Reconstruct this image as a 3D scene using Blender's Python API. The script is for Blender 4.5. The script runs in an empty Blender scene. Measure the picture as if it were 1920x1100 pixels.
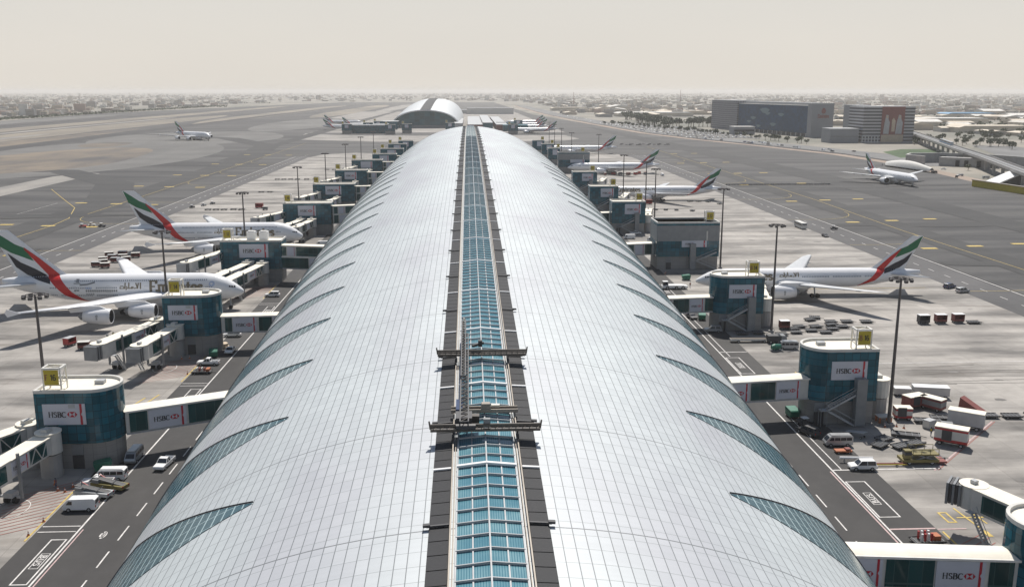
import bpy, math, random
from mathutils import Vector, Matrix
rnd = random.Random(7)
scene = bpy.context.scene
COL = scene.collection
PI = math.pi

# ---------------------------------------------------------------- materials
def new_mat(name):
    m = bpy.data.materials.new(name); m.use_nodes = True
    nt = m.node_tree
    b = nt.nodes.get('Principled BSDF')
    return m, nt, b

def N(nt, kind, **kw):
    n = nt.nodes.new(kind)
    for k, v in kw.items():
        if k in ('op',): n.operation = v
        else: setattr(n, k, v)
    return n

def plain(name, col, rough=0.6, metal=0.0, var=0.12, scale=0.6, spec=0.5, emit=None):
    """a paint or stone with slight procedural unevenness"""
    m, nt, b = new_mat(name)
    tc = N(nt, 'ShaderNodeTexCoord'); no = N(nt, 'ShaderNodeTexNoise')
    no.inputs['Scale'].default_value = scale; no.inputs['Detail'].default_value = 4
    nt.links.new(tc.outputs['Object'], no.inputs['Vector'])
    mr = N(nt, 'ShaderNodeMapRange'); nt.links.new(no.outputs['Fac'], mr.inputs['Value'])
    mr.inputs['From Min'].default_value = 0.3; mr.inputs['From Max'].default_value = 0.7
    mr.inputs['To Min'].default_value = 1 - var; mr.inputs['To Max'].default_value = 1 + var
    mx = N(nt, 'ShaderNodeVectorMath', op='SCALE'); mx.inputs[0].default_value = col[:3]
    nt.links.new(mr.outputs['Result'], mx.inputs['Scale'])
    nt.links.new(mx.outputs['Vector'], b.inputs['Base Color'])
    b.inputs['Roughness'].default_value = rough; b.inputs['Metallic'].default_value = metal
    b.inputs['Specular IOR Level'].default_value = spec
    if emit:
        b.inputs['Emission Color'].default_value = (*col[:3], 1); b.inputs['Emission Strength'].default_value = emit
    return m

M = {}
M['white'] = plain('white_paint', (.80, .80, .80), .35, var=.04)
M['plane_white'] = plain('aircraft_white', (.84, .84, .85), .25, var=.02)
M['plane_grey'] = plain('wing_grey', (.58, .59, .60), .35, var=.05)
M['cream'] = plain('cream_roof', (.80, .75, .64), .6, var=.06)
M['offwhite'] = plain('offwhite_panel', (.58, .57, .54), .6, var=.08)
M['green'] = plain('flag_green', (.006, .15, .06), .4, var=.03)
M['red'] = plain('flag_red', (.58, .012, .012), .4, var=.03)
M['black'] = plain('flag_black', (.012, .012, .022), .4, var=.03)
M['gold'] = plain('lettering_grey_gold', (.20, .165, .11), .5, var=.03)
M['bluegrey'] = plain('pale_blue_mark', (.45, .53, .70), .5, var=.05)
M['winband'] = plain('cabin_window_glass', (.30, .33, .38), .2, var=.1)
M['tyre'] = plain('rubber', (.02, .02, .02), .8)
M['dark'] = plain('dark_metal', (.055, .055, .06), .55)
M['mast'] = plain('mast_steel', (.10, .09, .09), .5, metal=.3)
M['grey'] = plain('grey_paint', (.22, .23, .24), .5)
M['lgrey'] = plain('light_grey_paint', (.42, .43, .44), .5)
M['concrete_wall'] = plain('concrete_wall', (.36, .35, .34), .85, var=.12, scale=.35)
M['banner'] = plain('banner_white', (.55, .56, .62), .55, var=.02)
M['banner_red'] = plain('banner_red', (.45, .012, .03), .5, var=.03)
M['ink'] = plain('lettering_black', (.02, .02, .022), .6, var=.02)
M['sign_yellow'] = plain('sign_yellow', (.46, .36, .02), .5, var=.08)
M['sign_frame'] = plain('sign_frame_white', (.72, .70, .66), .5)
M['vglass'] = plain('vehicle_glass', (.025, .03, .04), .08, var=.1)
M['silver'] = plain('silver_paint', (.45, .46, .47), .3, metal=.4)
M['navy'] = plain('navy_paint', (.03, .05, .12), .3)
M['redpaint'] = plain('red_paint', (.42, .03, .03), .5)
M['brickred'] = plain('faded_red', (.22, .07, .06), .7)
M['greenpaint'] = plain('green_plastic', (.01, .14, .09), .5)
M['yellowpaint'] = plain('yellow_paint', (.20, .165, .05), .5)
M['orange'] = plain('orange_plastic', (.42, .13, .05), .6)
M['tan'] = plain('tan_panel', (.55, .45, .33), .7)
M['bronze'] = plain('bronze_beam', (.10, .088, .078), .45, metal=.4)
M['railbeige'] = plain('beige_rail', (.30, .265, .225), .5, metal=.2)
M['bark'] = plain('bark', (.10, .075, .05), .9)
M['headlight'] = plain('lamp_lens', (.6, .6, .58), .15)
M['tail_lens'] = plain('tail_lens', (.4, .02, .02), .2)
M['blueroof'] = plain('blue_roof', (.12, .33, .55), .6)

def glass_mat(name, col, line, sx, sz, lw=.06, rough=.08, axis='XZ', var=.35, lwx=None, spec=.3):
    """curtain wall glass with a mullion grid in object space"""
    m, nt, b = new_mat(name)
    tc = N(nt, 'ShaderNodeTexCoord'); sp = N(nt, 'ShaderNodeSeparateXYZ'); nt.links.new(tc.outputs['Object'], sp.inputs[0])
    def grid(src, s, lw=lw):
        d = N(nt, 'ShaderNodeMath', op='DIVIDE'); d.inputs[1].default_value = s; nt.links.new(src, d.inputs[0])
        f = N(nt, 'ShaderNodeMath', op='FRACT'); nt.links.new(d.outputs[0], f.inputs[0])
        l = N(nt, 'ShaderNodeMath', op='LESS_THAN'); l.inputs[1].default_value = lw; nt.links.new(f.outputs[0], l.inputs[0])
        fl = N(nt, 'ShaderNodeMath', op='FLOOR'); nt.links.new(d.outputs[0], fl.inputs[0])
        return l.outputs[0], fl.outputs[0]
    ad = N(nt, 'ShaderNodeMath', op='ADD'); nt.links.new(sp.outputs['X'], ad.inputs[0])
    my = N(nt, 'ShaderNodeMath', op='MULTIPLY'); my.inputs[1].default_value = .93; nt.links.new(sp.outputs['Y'], my.inputs[0]); nt.links.new(my.outputs[0], ad.inputs[1])
    g1, f1 = grid(ad.outputs[0], sx, lw if lwx is None else lwx); g2, f2 = grid(sp.outputs['Z'], sz)
    mxl = N(nt, 'ShaderNodeMath', op='MAXIMUM'); nt.links.new(g1, mxl.inputs[0]); nt.links.new(g2, mxl.inputs[1])
    cb = N(nt, 'ShaderNodeCombineXYZ'); nt.links.new(f1, cb.inputs[0]); nt.links.new(f2, cb.inputs[1])
    wn = N(nt, 'ShaderNodeTexWhiteNoise'); nt.links.new(cb.outputs[0], wn.inputs['Vector'])
    mr = N(nt, 'ShaderNodeMapRange'); mr.inputs['To Min'].default_value = 1 - var; mr.inputs['To Max'].default_value = 1 + var; nt.links.new(wn.outputs['Value'], mr.inputs['Value'])
    sc = N(nt, 'ShaderNodeVectorMath', op='SCALE'); sc.inputs[0].default_value = col; nt.links.new(mr.outputs[0], sc.inputs['Scale'])
    mix = N(nt, 'ShaderNodeMix', data_type='RGBA'); nt.links.new(mxl.outputs[0], mix.inputs['Factor'])
    nt.links.new(sc.outputs[0], mix.inputs['A']); mix.inputs['B'].default_value = (*line, 1)
    nt.links.new(mix.outputs['Result'], b.inputs['Base Color'])
    b.inputs['Roughness'].default_value = rough; b.inputs['Metallic'].default_value = .0
    b.inputs['Specular IOR Level'].default_value = spec
    return m
M['teal'] = glass_mat('teal_curtain_glass', (.008, .095, .135), (.006, .035, .045), 1.55, 1.3)
M['teal2'] = glass_mat('tunnel_glass', (.008, .06, .062), (.05, .10, .10), 1.7, 5.0, lw=.05)
M['blockwall'] = glass_mat('block_wall', (.30, .29, .28), (.20, .19, .185), 2.6, 1.25, lw=.035, rough=.85, var=.07)

# ---------------------------------------------------------------- mesh builder
class MB:
    def __init__(s): s.v = []; s.f = []; s.m = []; s.uv = []; s.mats = []
    def mi(s, mat):
        if mat not in s.mats: s.mats.append(mat)
        return s.mats.index(mat)
    def face(s, pts, mat, uv=None):
        i = len(s.v); s.v += [tuple(p) for p in pts]; s.f.append(tuple(range(i, i + len(pts)))); s.m.append(s.mi(mat))
        s.uv.append(uv)
    def mesh(s, vs, fs, mat):
        i = len(s.v); s.v += [tuple(p) for p in vs]; k = s.mi(mat)
        for f in fs: s.f.append(tuple(i + j for j in f)); s.m.append(k); s.uv.append(None)
    def box(s, c, d, mat, rz=0, taper=1.0):
        cx, cy, cz = c; a, b, h = d[0] / 2, d[1] / 2, d[2] / 2
        vs = []
        cr, sr = math.cos(rz), math.sin(rz)
        for z, t in ((-h, 1), (h, taper)):
            for x, y in ((-a, -b), (a, -b), (a, b), (-a, b)):
                x *= t; y *= t
                vs.append((cx + x * cr - y * sr, cy + x * sr + y * cr, cz + z))
        s.mesh(vs, [(0, 3, 2, 1), (4, 5, 6, 7), (0, 1, 5, 4), (1, 2, 6, 5), (2, 3, 7, 6), (3, 0, 4, 7)], mat)
        return s
    def bar(s, p, q, w, mat, h=None):
        p = Vector(p); q = Vector(q); d = q - p
        if d.length < 1e-6: return s
        d.normalize(); up = Vector((0, 0, 1)) if abs(d.z) < .95 else Vector((0, 1, 0))
        r = d.cross(up).normalized() * (w / 2); u = r.cross(d).normalized() * ((h or w) / 2)
        vs = [p - r - u, p + r - u, p + r + u, p - r + u, q - r - u, q + r - u, q + r + u, q - r + u]
        s.mesh(vs, [(0, 3, 2, 1), (4, 5, 6, 7), (0, 1, 5, 4), (1, 2, 6, 5), (2, 3, 7, 6), (3, 0, 4, 7)], mat)
        return s
    def tube(s, pts, rad, mat, n=8, cap=True):
        """pts with radius each (list) along a path"""
        P_ = [Vector(p) for p in pts]
        if not isinstance(rad, (list, tuple)): rad = [rad] * len(P_)
        rings = []; vs = []
        for i, p in enumerate(P_):
            d = (P_[min(i + 1, len(P_) - 1)] - P_[max(i - 1, 0)]).normalized()
            up = Vector((0, 0, 1)) if abs(d.z) < .95 else Vector((1, 0, 0))
            r = d.cross(up).normalized(); u = r.cross(d).normalized()
            for k in range(n):
                a = 2 * PI * k / n; vs.append(p + (r * math.cos(a) + u * math.sin(a)) * rad[i])
        fs = []
        for i in range(len(P_) - 1):
            for k in range(n):
                a = i * n + k; b = i * n + (k + 1) % n
                fs.append((a, b, b + n, a + n))
        if cap: fs.append(tuple(range(n - 1, -1, -1))); fs.append(tuple((len(P_) - 1) * n + k for k in range(n)))
        s.mesh(vs, fs, mat); return s
    def prism(s, outline, z0, z1, mat, top=None):
        n = len(outline); vs = [(x, y, z0) for x, y in outline] + [(x, y, z1) for x, y in outline]
        s.mesh(vs, [(i, (i + 1) % n, (i + 1) % n + n, i + n) for i in range(n)], mat)
        s.mesh(vs, [tuple(range(n, 2 * n)), tuple(range(n - 1, -1, -1))], top or mat); return s
    def side(s, outline, hw, mat, c=(0, 0, 0)):
        """outline in (x,z), hw(z)->half width in y"""
        n = len(outline); f = hw if callable(hw) else (lambda x, z: hw)
        vs = [(c[0] + x, c[1] - f(x, z), c[2] + z) for x, z in outline] + [(c[0] + x, c[1] + f(x, z), c[2] + z) for x, z in outline]
        s.mesh(vs, [(i, (i + 1) % n, (i + 1) % n + n, i + n) for i in range(n)] + [tuple(range(n - 1, -1, -1)), tuple(range(n, 2 * n))], mat); return s
    def build(s, name, parent=None, smooth=False, loc=None):
        me = bpy.data.meshes.new(name); me.from_pydata(s.v, [], s.f)
        for m in s.mats: me.materials.append(m)
        me.polygons.foreach_set('material_index', s.m)
        if any(u is not None for u in s.uv):
            ul = me.uv_layers.new(name='UVMap'); k = 0
            for fi, u in zip(s.f, s.uv):
                for j in range(len(fi)):
                    if u: ul.data[k].uv = u[j]
                    k += 1
        if smooth: me.polygons.foreach_set('use_smooth', [True] * len(s.f))
        me.update()
        o = bpy.data.objects.new(name, me); COL.objects.link(o)
        if parent: o.parent = parent
        if loc: o.location = loc
        return o

def recalc(o, weld=True):
    import bmesh
    bm = bmesh.new(); bm.from_mesh(o.data)
    if weld: bmesh.ops.remove_doubles(bm, verts=bm.verts, dist=1e-4)
    bmesh.ops.recalc_face_normals(bm, faces=bm.faces); bm.to_mesh(o.data); bm.free()
    return o

def tag(o, label, cat, group=None):
    o['label'] = label; o['category'] = cat
    if group: o['group'] = group
    return o
def thing(name, label, cat, loc=(0, 0, 0), rz=0, group=None):
    o = bpy.data.objects.new(name, None); COL.objects.link(o); o.empty_display_size = .5
    o.location = loc; o.rotation_euler = (0, 0, rz)
    return tag(o, label, cat, group)
def struct(o): o['kind'] = 'structure'; return o
def dup(root, loc, rz, label=None, group=None, scale=None, mats=None):
    r = root.copy(); COL.objects.link(r); r.location = loc; r.rotation_euler = (0, 0, rz)
    if label: r['label'] = label
    if group: r['group'] = group
    if scale: r.scale = (scale,) * 3 if not isinstance(scale, tuple) else scale
    for ch in list(root.children):
        c = ch.copy(); COL.objects.link(c); c.parent = r
        for g in ch.children:
            d = g.copy(); COL.objects.link(d); d.parent = c
    return r

# ---------------------------------------------------------------- lettering: broad-nib strokes
def arc(cx, cy, rx, ry, a0, a1, n=12):
    return [(cx + rx * math.cos(math.radians(a0 + (a1 - a0) * i / n)), cy + ry * math.sin(math.radians(a0 + (a1 - a0) * i / n))) for i in range(n + 1)]
GL = {  # glyph: (advance, strokes)
 'H': (.95, [[(.15, 0), (.15, 1)], [(.72, 0), (.72, 1)], [(.15, .52), (.72, .52)], [(.03, 0), (.28, 0)], [(.03, 1), (.28, 1)], [(.6, 0), (.85, 0)], [(.6, 1), (.85, 1)]]),
 'S': (.68, [[(.52, .82)] + arc(.3, .76, .22, .22, 40, 230, 8)[1:] + [(.3, .52)] + arc(.3, .25, .24, .25, 60, -140, 8)]),
 'B': (.78, [[(.15, 0), (.15, 1)], [(.03, 1), (.36, 1)] + arc(.36, .77, .22, .23, 90, -90, 8) + [(.15, .54)], [(.36, .54)] + arc(.38, .27, .27, .27, 90, -90, 8) + [(.03, 0)]]),
 'C': (.82, [arc(.45, .5, .38, .5, 48, 312, 16)]),
 'E': (.75, [[(.15, 0), (.15, 1)], [(.03, 1), (.62, 1), (.62, .82)], [(.15, .53), (.5, .53)], [(.03, 0), (.65, 0), (.67, .2)]]),
 'F': (.7, [[(.15, 0), (.15, 1)], [(.05, 1), (.62, 1)], [(.15, .53), (.5, .53)]]),
 'm': (1.0, [[(.13, 0), (.13, .66)], arc(.3, .46, .17, .2, 160, 0, 6) + [(.47, 0)], arc(.64, .46, .17, .2, 160, 0, 6) + [(.81, 0)], [(.03, .66), (.13, .66)], [(.03, 0), (.23, 0)], [(.37, 0), (.57, 0)], [(.71, 0), (.91, 0)]]),
 'i': (.34, [[(.14, 0), (.14, .66)], [(.04, 0), (.26, 0)], [(.04, .66), (.14, .66)], [(.14, .86), (.14, .98)]]),
 'r': (.5, [[(.13, 0), (.13, .66)], arc(.33, .44, .2, .22, 170, 40, 6), [(.03, 0), (.25, 0)], [(.03, .66), (.13, .66)]]),
 'a': (.6, [arc(.27, .46, .19, .2, 150, 0, 6) + [(.46, .08), (.54, .02)], arc(.25, .2, .19, .19, 60, 340, 10)]),
 't': (.42, [[(.17, .86), (.17, .12)] + arc(.27, .12, .1, .12, 180, 300, 4), [(.03, .64), (.36, .64)]]),
 'e': (.58, [[(.08, .36), (.48, .36)] + arc(.27, .34, .21, .32, 5, 310, 14)]),
 's': (.48, [[(.38, .54)] + arc(.23, .5, .15, .15, 40, 230, 8)[1:] + [(.22, .35)] + arc(.22, .17, .17, .17, 60, -140, 8)]),
 'U': (.8, [[(.15, 1), (.15, .3)] + arc(.4, .3, .25, .3, 180, 360, 8) + [(.65, 1)]]),
 '1': (.5, [[(.1, .8), (.27, 1), (.27, 0)]]), '0': (.66, [arc(.32, .5, .25, .5, 0, 360, 14)]), '3': (.62, [arc(.28, .75, .22, .24, 150, -90, 8), arc(.28, .26, .25, .27, 90, -150, 8)]),
 '2': (.62, [arc(.28, .74, .22, .25, 160, -30, 8) + [(.06, 0), (.56, 0)]]), '4': (.64, [[(.44, 0), (.44, 1), (.04, .3), (.6, .3)]]),
 '6': (.64, [[(.5, .92)] + arc(.36, .5, .3, .5, 100, 180, 6) + arc(.32, .28, .25, .28, 180, -180, 12)]), '5': (.62, [[(.52, 1), (.14, 1), (.1, .56)] + arc(.28, .33, .26, .32, 120, -150, 8)]),
 '8': (.64, [arc(.31, .76, .2, .23, 0, 360, 12), arc(.31, .27, .25, .27, 0, 360, 12)]), ' ': (.4, []),
}
def chop(st, m):
    o = [st[0]]
    for a, b in zip(st, st[1:]):
        n = max(1, math.ceil(math.hypot(b[0] - a[0], b[1] - a[1]) / m)); o += [(a[0] + (b[0] - a[0]) * i / n, a[1] + (b[1] - a[1]) * i / n) for i in range(1, n + 1)]
    return o
def strokes(text, thick=.15, thin=.07, gap=0, maxlen=9):
    """returns quads in 2-D, letter height 1, and total width"""
    out = []; x0 = 0
    for ch in text:
        adv, ss = GL[ch]
        for st in ss:
            st = chop(st, maxlen)
            for (ax, ay), (bx, by) in zip(st, st[1:]):
                L = math.hypot(bx - ax, by - ay)
                if L < 1e-5: continue
                dx, dy = (bx - ax) / L, (by - ay) / L
                w = (thin + (thick - thin) * abs(dy)) / 2; e = w * .5
                nx, ny = -dy * w, dx * w
                a = (ax - dx * e, ay - dy * e); b = (bx + dx * e, by + dy * e)
                out.append([(x0 + a[0] + nx, a[1] + ny), (x0 + a[0] - nx, a[1] - ny), (x0 + b[0] - nx, b[1] - ny), (x0 + b[0] + nx, b[1] + ny)])
        x0 += adv + gap
    return out, x0
# ---------------------------------------------------------------- camera, light, sky, air
cam = bpy.data.objects.new('camera', bpy.data.cameras.new('camera')); COL.objects.link(cam)
cam.location = (-1.2, 0, 64); cam.rotation_euler = (math.radians(90 - 12.0837), 0, math.radians(-2.6022))
cam.data.sensor_width = 36; cam.data.lens = 36 * 1775 / 1920; cam.data.clip_start = .5; cam.data.clip_end = 80000
scene.camera = cam
SUN_EL, SUN_AZ = 57.0, 8.0   # elevation; azimuth clockwise from +Y
sun = bpy.data.lights.new('sun', 'SUN'); sun.energy = 4.3; sun.angle = math.radians(.9); sun.color = (1, .95, .88)
so = bpy.data.objects.new('sun', sun); COL.objects.link(so)
so.rotation_euler = (math.radians(90 - SUN_EL), 0, math.radians(180 - SUN_AZ))
w = bpy.data.worlds.new('World'); scene.world = w; w.use_nodes = True
nt = w.node_tree; bg = nt.nodes['Background']
sky = N(nt, 'ShaderNodeTexSky'); sky.sky_type = 'NISHITA'; sky.sun_disc = False
sky.sun_elevation = math.radians(SUN_EL); sky.sun_rotation = math.radians(SUN_AZ)
sky.air_density = 1.3; sky.dust_density = 1.2; sky.ozone_density = 1.0; sky.altitude = 60
# thin high overcast: the clear sky seen through a pale, faintly streaked veil of dust
tc = N(nt, 'ShaderNodeTexCoord'); mp = N(nt, 'ShaderNodeMapping'); mp.inputs['Scale'].default_value = (1, 1, 5)
nt.links.new(tc.outputs['Generated'], mp.inputs['Vector'])
cn = N(nt, 'ShaderNodeTexNoise'); cn.inputs['Scale'].default_value = 2.2; cn.inputs['Detail'].default_value = 5; nt.links.new(mp.outputs[0], cn.inputs['Vector'])
cr = N(nt, 'ShaderNodeValToRGB'); nt.links.new(cn.outputs['Fac'], cr.inputs[0])
cr.color_ramp.elements[0].position = .3; cr.color_ramp.elements[0].color = (11.0, 10.35, 9.4, 1)
cr.color_ramp.elements[1].position = .75; cr.color_ramp.elements[1].color = (11.9, 11.1, 10.0, 1)
mx = N(nt, 'ShaderNodeMix', data_type='RGBA')
# the dust veil is thick near the horizon and thins towards the zenith
sz = N(nt, 'ShaderNodeSeparateXYZ'); nt.links.new(tc.outputs['Generated'], sz.inputs[0])
vr_ = N(nt, 'ShaderNodeMapRange'); vr_.interpolation_type = 'SMOOTHSTEP'; vr_.inputs['From Min'].default_value = .085; vr_.inputs['From Max'].default_value = .24
vr_.inputs['To Min'].default_value = .96; vr_.inputs['To Max'].default_value = .04; nt.links.new(sz.outputs['Z'], vr_.inputs['Value']); nt.links.new(vr_.outputs[0], mx.inputs['Factor'])
# greyer a few degrees up, dustier at the horizon
gr = N(nt, 'ShaderNodeMapRange'); gr.inputs['From Min'].default_value = .0; gr.inputs['From Max'].default_value = .09; gr.inputs['To Max'].default_value = .75; nt.links.new(sz.outputs['Z'], gr.inputs['Value'])
gm = N(nt, 'ShaderNodeMix', data_type='RGBA'); nt.links.new(gr.outputs[0], gm.inputs['Factor']); nt.links.new(cr.outputs[0], gm.inputs['A']); gm.inputs['B'].default_value = (10.8, 10.5, 9.9, 1)
nt.links.new(sky.outputs[0], mx.inputs['A']); nt.links.new(gm.outputs['Result'], mx.inputs['B'])
nt.links.new(mx.outputs['Result'], bg.inputs['Color']); bg.inputs['Strength'].default_value = .06
scene.view_settings.view_transform = 'Standard'; scene.view_settings.look = 'None'; scene.view_settings.exposure = .18; scene.view_settings.gamma = 1
scene.render.engine = 'CYCLES'
scene.cycles.max_bounces = 6; scene.cycles.volume_bounces = 1

hz = MB(); R_ = 26000
hm = bpy.data.materials.new('haze_air'); hm.use_nodes = True; hn = hm.node_tree
for n in list(hn.nodes):
    if n.type != 'OUTPUT_MATERIAL': hn.nodes.remove(n)
pv = hn.nodes.new('ShaderNodeVolumePrincipled'); pv.inputs['Density'].default_value = HAZE = 0.8e-4
pv.inputs['Color'].default_value = (.93, .91, .89, 1); pv.inputs['Anisotropy'].default_value = 0.2
hn.links.new(pv.outputs[0], [n for n in hn.nodes if n.type == 'OUTPUT_MATERIAL'][0].inputs['Volume'])
hz.box((0, 12000, 39), (2 * R_, 2 * R_, 82), hm)
ho = hz.build('haze'); ho['kind'] = 'stuff'

# ---------------------------------------------------------------- ground materials
def streak_mat(name, base, dark, sx, sy, rough=.8, lo=.35, hi=.65, light=None, lsc=(.004, .02), bump=False, joints=None, blot=None):
    """asphalt or concrete: two world-space noise fields stretched along x / y, wear blots, optional slab joints"""
    m, nt, b = new_mat(name)
    tc = N(nt, 'ShaderNodeTexCoord'); 
    def noise(sc, det=5, ofs=0, rg=.6):
        mp = N(nt, 'ShaderNodeMapping'); mp.inputs['Scale'].default_value = (sc[0], sc[1], 1); mp.inputs['Location'].default_value = (ofs, ofs * 1.7, 0)
        nt.links.new(tc.outputs['Object'], mp.inputs[0]); n = N(nt, 'ShaderNodeTexNoise'); n.inputs['Scale'].default_value = 1; n.inputs['Detail'].default_value = det; n.inputs['Roughness'].default_value = rg
        nt.links.new(mp.outputs[0], n.inputs['Vector']); return n.outputs['Fac']
    def ramp(src, a, c, ca, cc):
        r = N(nt, 'ShaderNodeValToRGB'); nt.links.new(src, r.inputs[0]); r.color_ramp.elements[0].position = a; r.color_ramp.elements[1].position = c
        r.color_ramp.elements[0].color = (*ca, 1); r.color_ramp.elements[1].color = (*cc, 1); return r.outputs[0]
    def mult(a, bb):
        x = N(nt, 'ShaderNodeMix', data_type='RGBA'); x.blend_type = 'MULTIPLY'; x.inputs['Factor'].default_value = 1; nt.links.new(a, x.inputs['A']); nt.links.new(bb, x.inputs['B']); return x.outputs['Result']
    c = ramp(noise((sx, sy)), lo, hi, dark, base)
    c = mult(c, ramp(noise((.35, .35), 6, 9), .25, .75, (.88, .88, .88), (1.1, 1.1, 1.1)))
    c = mult(c, ramp(noise(lsc, 4, 31), .3, .7, light or (.85, .85, .85), (1.12, 1.11, 1.1)))
    if blot: c = mult(c, ramp(noise(blot, 3, 77), .28, .42, (.62, .60, .58), (1, 1, 1)))
    if joints:
        sp = N(nt, 'ShaderNodeSeparateXYZ'); nt.links.new(tc.outputs['Object'], sp.inputs[0]); outs = []
        for ax in ('X', 'Y'):
            d = N(nt, 'ShaderNodeMath', op='DIVIDE'); d.inputs[1].default_value = joints; nt.links.new(sp.outputs[ax], d.inputs[0])
            f = N(nt, 'ShaderNodeMath', op='FRACT'); nt.links.new(d.outputs[0], f.inputs[0])
            l = N(nt, 'ShaderNodeMath', op='LESS_THAN'); l.inputs[1].default_value = .1 / joints; nt.links.new(f.outputs[0], l.inputs[0]); outs.append(l.outputs[0])
        mxx = N(nt, 'ShaderNodeMath', op='MAXIMUM'); nt.links.new(outs[0], mxx.inputs[0]); nt.links.new(outs[1], mxx.inputs[1])
        c = mult(c, ramp(mxx.outputs[0], .4, .6, (1, 1, 1), (.74, .73, .72)))
        # per slab tone
        sn = N(nt, 'ShaderNodeVectorMath', op='SNAP'); sn.inputs[1].default_value = (joints, joints, 10); nt.links.new(tc.outputs['Object'], sn.inputs[0])
        wn = N(nt, 'ShaderNodeTexWhiteNoise'); nt.links.new(sn.outputs[0], wn.inputs['Vector'])
        c = mult(c, ramp(wn.outputs['Value'], 0, 1, (.93, .93, .93), (1.04, 1.04, 1.04)))
    nt.links.new(c, b.inputs['Base Color']); b.inputs['Roughness'].default_value = rough; b.inputs['Specular IOR Level'].default_value = .35
    return m
M['asphalt'] = streak_mat('airfield_asphalt', (.105, .103, .101), (.040, .040, .043), .006, .04, lo=.36, hi=.62, lsc=(.0025, .012), light=(.72, .72, .72))
M['asphalt_dark'] = streak_mat('service_road_asphalt', (.062, .060, .059), (.040, .039, .040), .05, .02, lsc=(.03, .01))
M['perimeter'] = streak_mat('perimeter_road_asphalt', (.105, .103, .105), (.075, .074, .076), .05, .01)
M['apron'] = streak_mat('apron_concrete', (.385, .362, .335), (.145, .138, .130), .02, .075, lo=.36, hi=.60, lsc=(.02, .008), joints=7.5, blot=(.03, .09))
M['citysoil'] = streak_mat('city_ground', (.30, .275, .235), (.15, .15, .125), .004, .004, lo=.4, hi=.6, lsc=(.02, .02))
M['sand'] = streak_mat('sandy_strip', (.30, .26, .205), (.14, .13, .115), .004, .002, lsc=(.03, .004))
M['pale'] = streak_mat('pale_concrete_strip', (.33, .31, .28), (.22, .21, .20), .05, .004)
M['soil'] = streak_mat('brown_island_soil', (.20, .165, .125), (.085, .08, .080), .012, .006, lo=.4, hi=.6)
M['shoulder'] = streak_mat('grey_shoulder', (.175, .172, .165), (.105, .103, .10), .01, .004)
M['pink'] = streak_mat('pinkish_verge', (.36, .28, .22), (.25, .2, .165), .03, .01)
M['grass'] = streak_mat('irrigated_grass', (.055, .11, .03), (.03, .06, .02), .03, .03)
M['roadgrey'] = streak_mat('highway_asphalt', (.20, .20, .20), (.14, .14, .14), .02, .005)
M['mark_white'] = plain('road_marking_white', (.62, .60, .58), .7, var=.18, scale=1.2)
M['mark_pink'] = plain('road_marking_faded_red', (.50, .36, .35), .7, var=.15, scale=1.2)
M['mark_yellow'] = plain('marking_yellow', (.55, .40, .10), .7, var=.2, scale=1.2)
M['mark_red'] = plain('marking_red', (.33, .10, .08), .7, var=.2, scale=1.2)

SHN = [0]
def sheet(name, pts, z, mat):
    SHN[0] += 1; z += .0023 * (SHN[0] % 17); b = MB(); b.face([(x, y, z) for x, y in pts], mat); return struct(b.build(name))
def rect(x0, x1, y0, y1): return [(x0, y0), (x1, y0), (x1, y1), (x0, y1)]
def blob(cx, cy, rx, ry, n=40, w=.12, seed=1):
    r = random.Random(seed); ph = [r.random() * 6 for _ in range(4)]
    return [(cx + rx * math.cos(t) * (1 + w * math.sin(2 * t + ph[0]) + w * .5 * math.sin(3 * t + ph[1])), cy + ry * math.sin(t) * (1 + w * math.sin(2 * t + ph[2]))) for t in [2 * PI * i / n for i in range(n)]]

sheet('ground', rect(-25500, 25500, -900, 37000), -.06, M['citysoil'])
sheet('taxiway', [(-1000, -800), (340, -800), (349, 580), (358, 650), (377, 806), (370, 960), (333, 1137), (298, 1265), (262, 1461), (233, 1894), (176, 2621), (140, 5400), (-700, 5400), (-1050, 2866), (-1000, 2082), (-990, 600)], -.03, M['asphalt'])
# left field: strips running parallel to the concourse
def strip(name, x0, x1, y0, y1, z, mat, wob=10, seed=0):
    r = random.Random(seed); n = 14; L = []; Rr = []
    for i in range(n + 1):
        y = y0 + (y1 - y0) * i / n; t = 1 - abs(2 * i / n - 1) ** 6 if wob else 1
        L.append((x0 + (x1 - x0) * .5 * (1 - t) + r.uniform(-wob, wob) * .3, y)); Rr.append((x1 - (x1 - x0) * .5 * (1 - t) + r.uniform(-wob, wob) * .3, y))
    return sheet(name, L + Rr[::-1], z, mat)
strip('verge', -990, -905, 700, 2700, 0.0, M['shoulder'], 6, 1)
strip('verge', -800, -735, 600, 4200, 0.0, M['sand'], 8, 2)
strip('verge', -690, -596, 560, 2600, 0.0, M['sand'], 8, 3)
strip('verge', -650, -625, 560, 1500, .02, M['pale'], 3, 4)
strip('verge', -720, -700, 1300, 2400, .01, M['pale'], 3, 14)
strip('verge', -590, -545, 640, 1700, 0.0, M['soil'], 6, 5)
strip('verge', -585, -500, 1900, 4300, 0.0, M['sand'], 6, 6)
strip('verge', -420, -330, 2300, 4400, 0.0, M['sand'], 10, 7)
strip('verge', -300, -240, 2900, 4600, .005, M['pale'], 10, 8)
sheet('verge', blob(-398, 985, 128, 290, w=.06, seed=3), 0.0, M['shoulder'])
sheet('verge', blob(-395, 935, 78, 165, w=.1, seed=5), .03, M['soil'])
sheet('verge', blob(-385, 1350, 120, 210, w=.05, seed=9), 0.0, M['shoulder'])
sheet('verge', blob(-440, 1180, 30, 55, w=.1, seed=19), .02, M['soil'])
sheet('verge', blob(-330, 1900, 70, 330, w=.05, seed=29), 0.0, M['shoulder'])
sheet('path', [(-318, 480), (-291, 480), (-292, 765), (-302, 772), (-318, 740)], .0, M['pale'])
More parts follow.
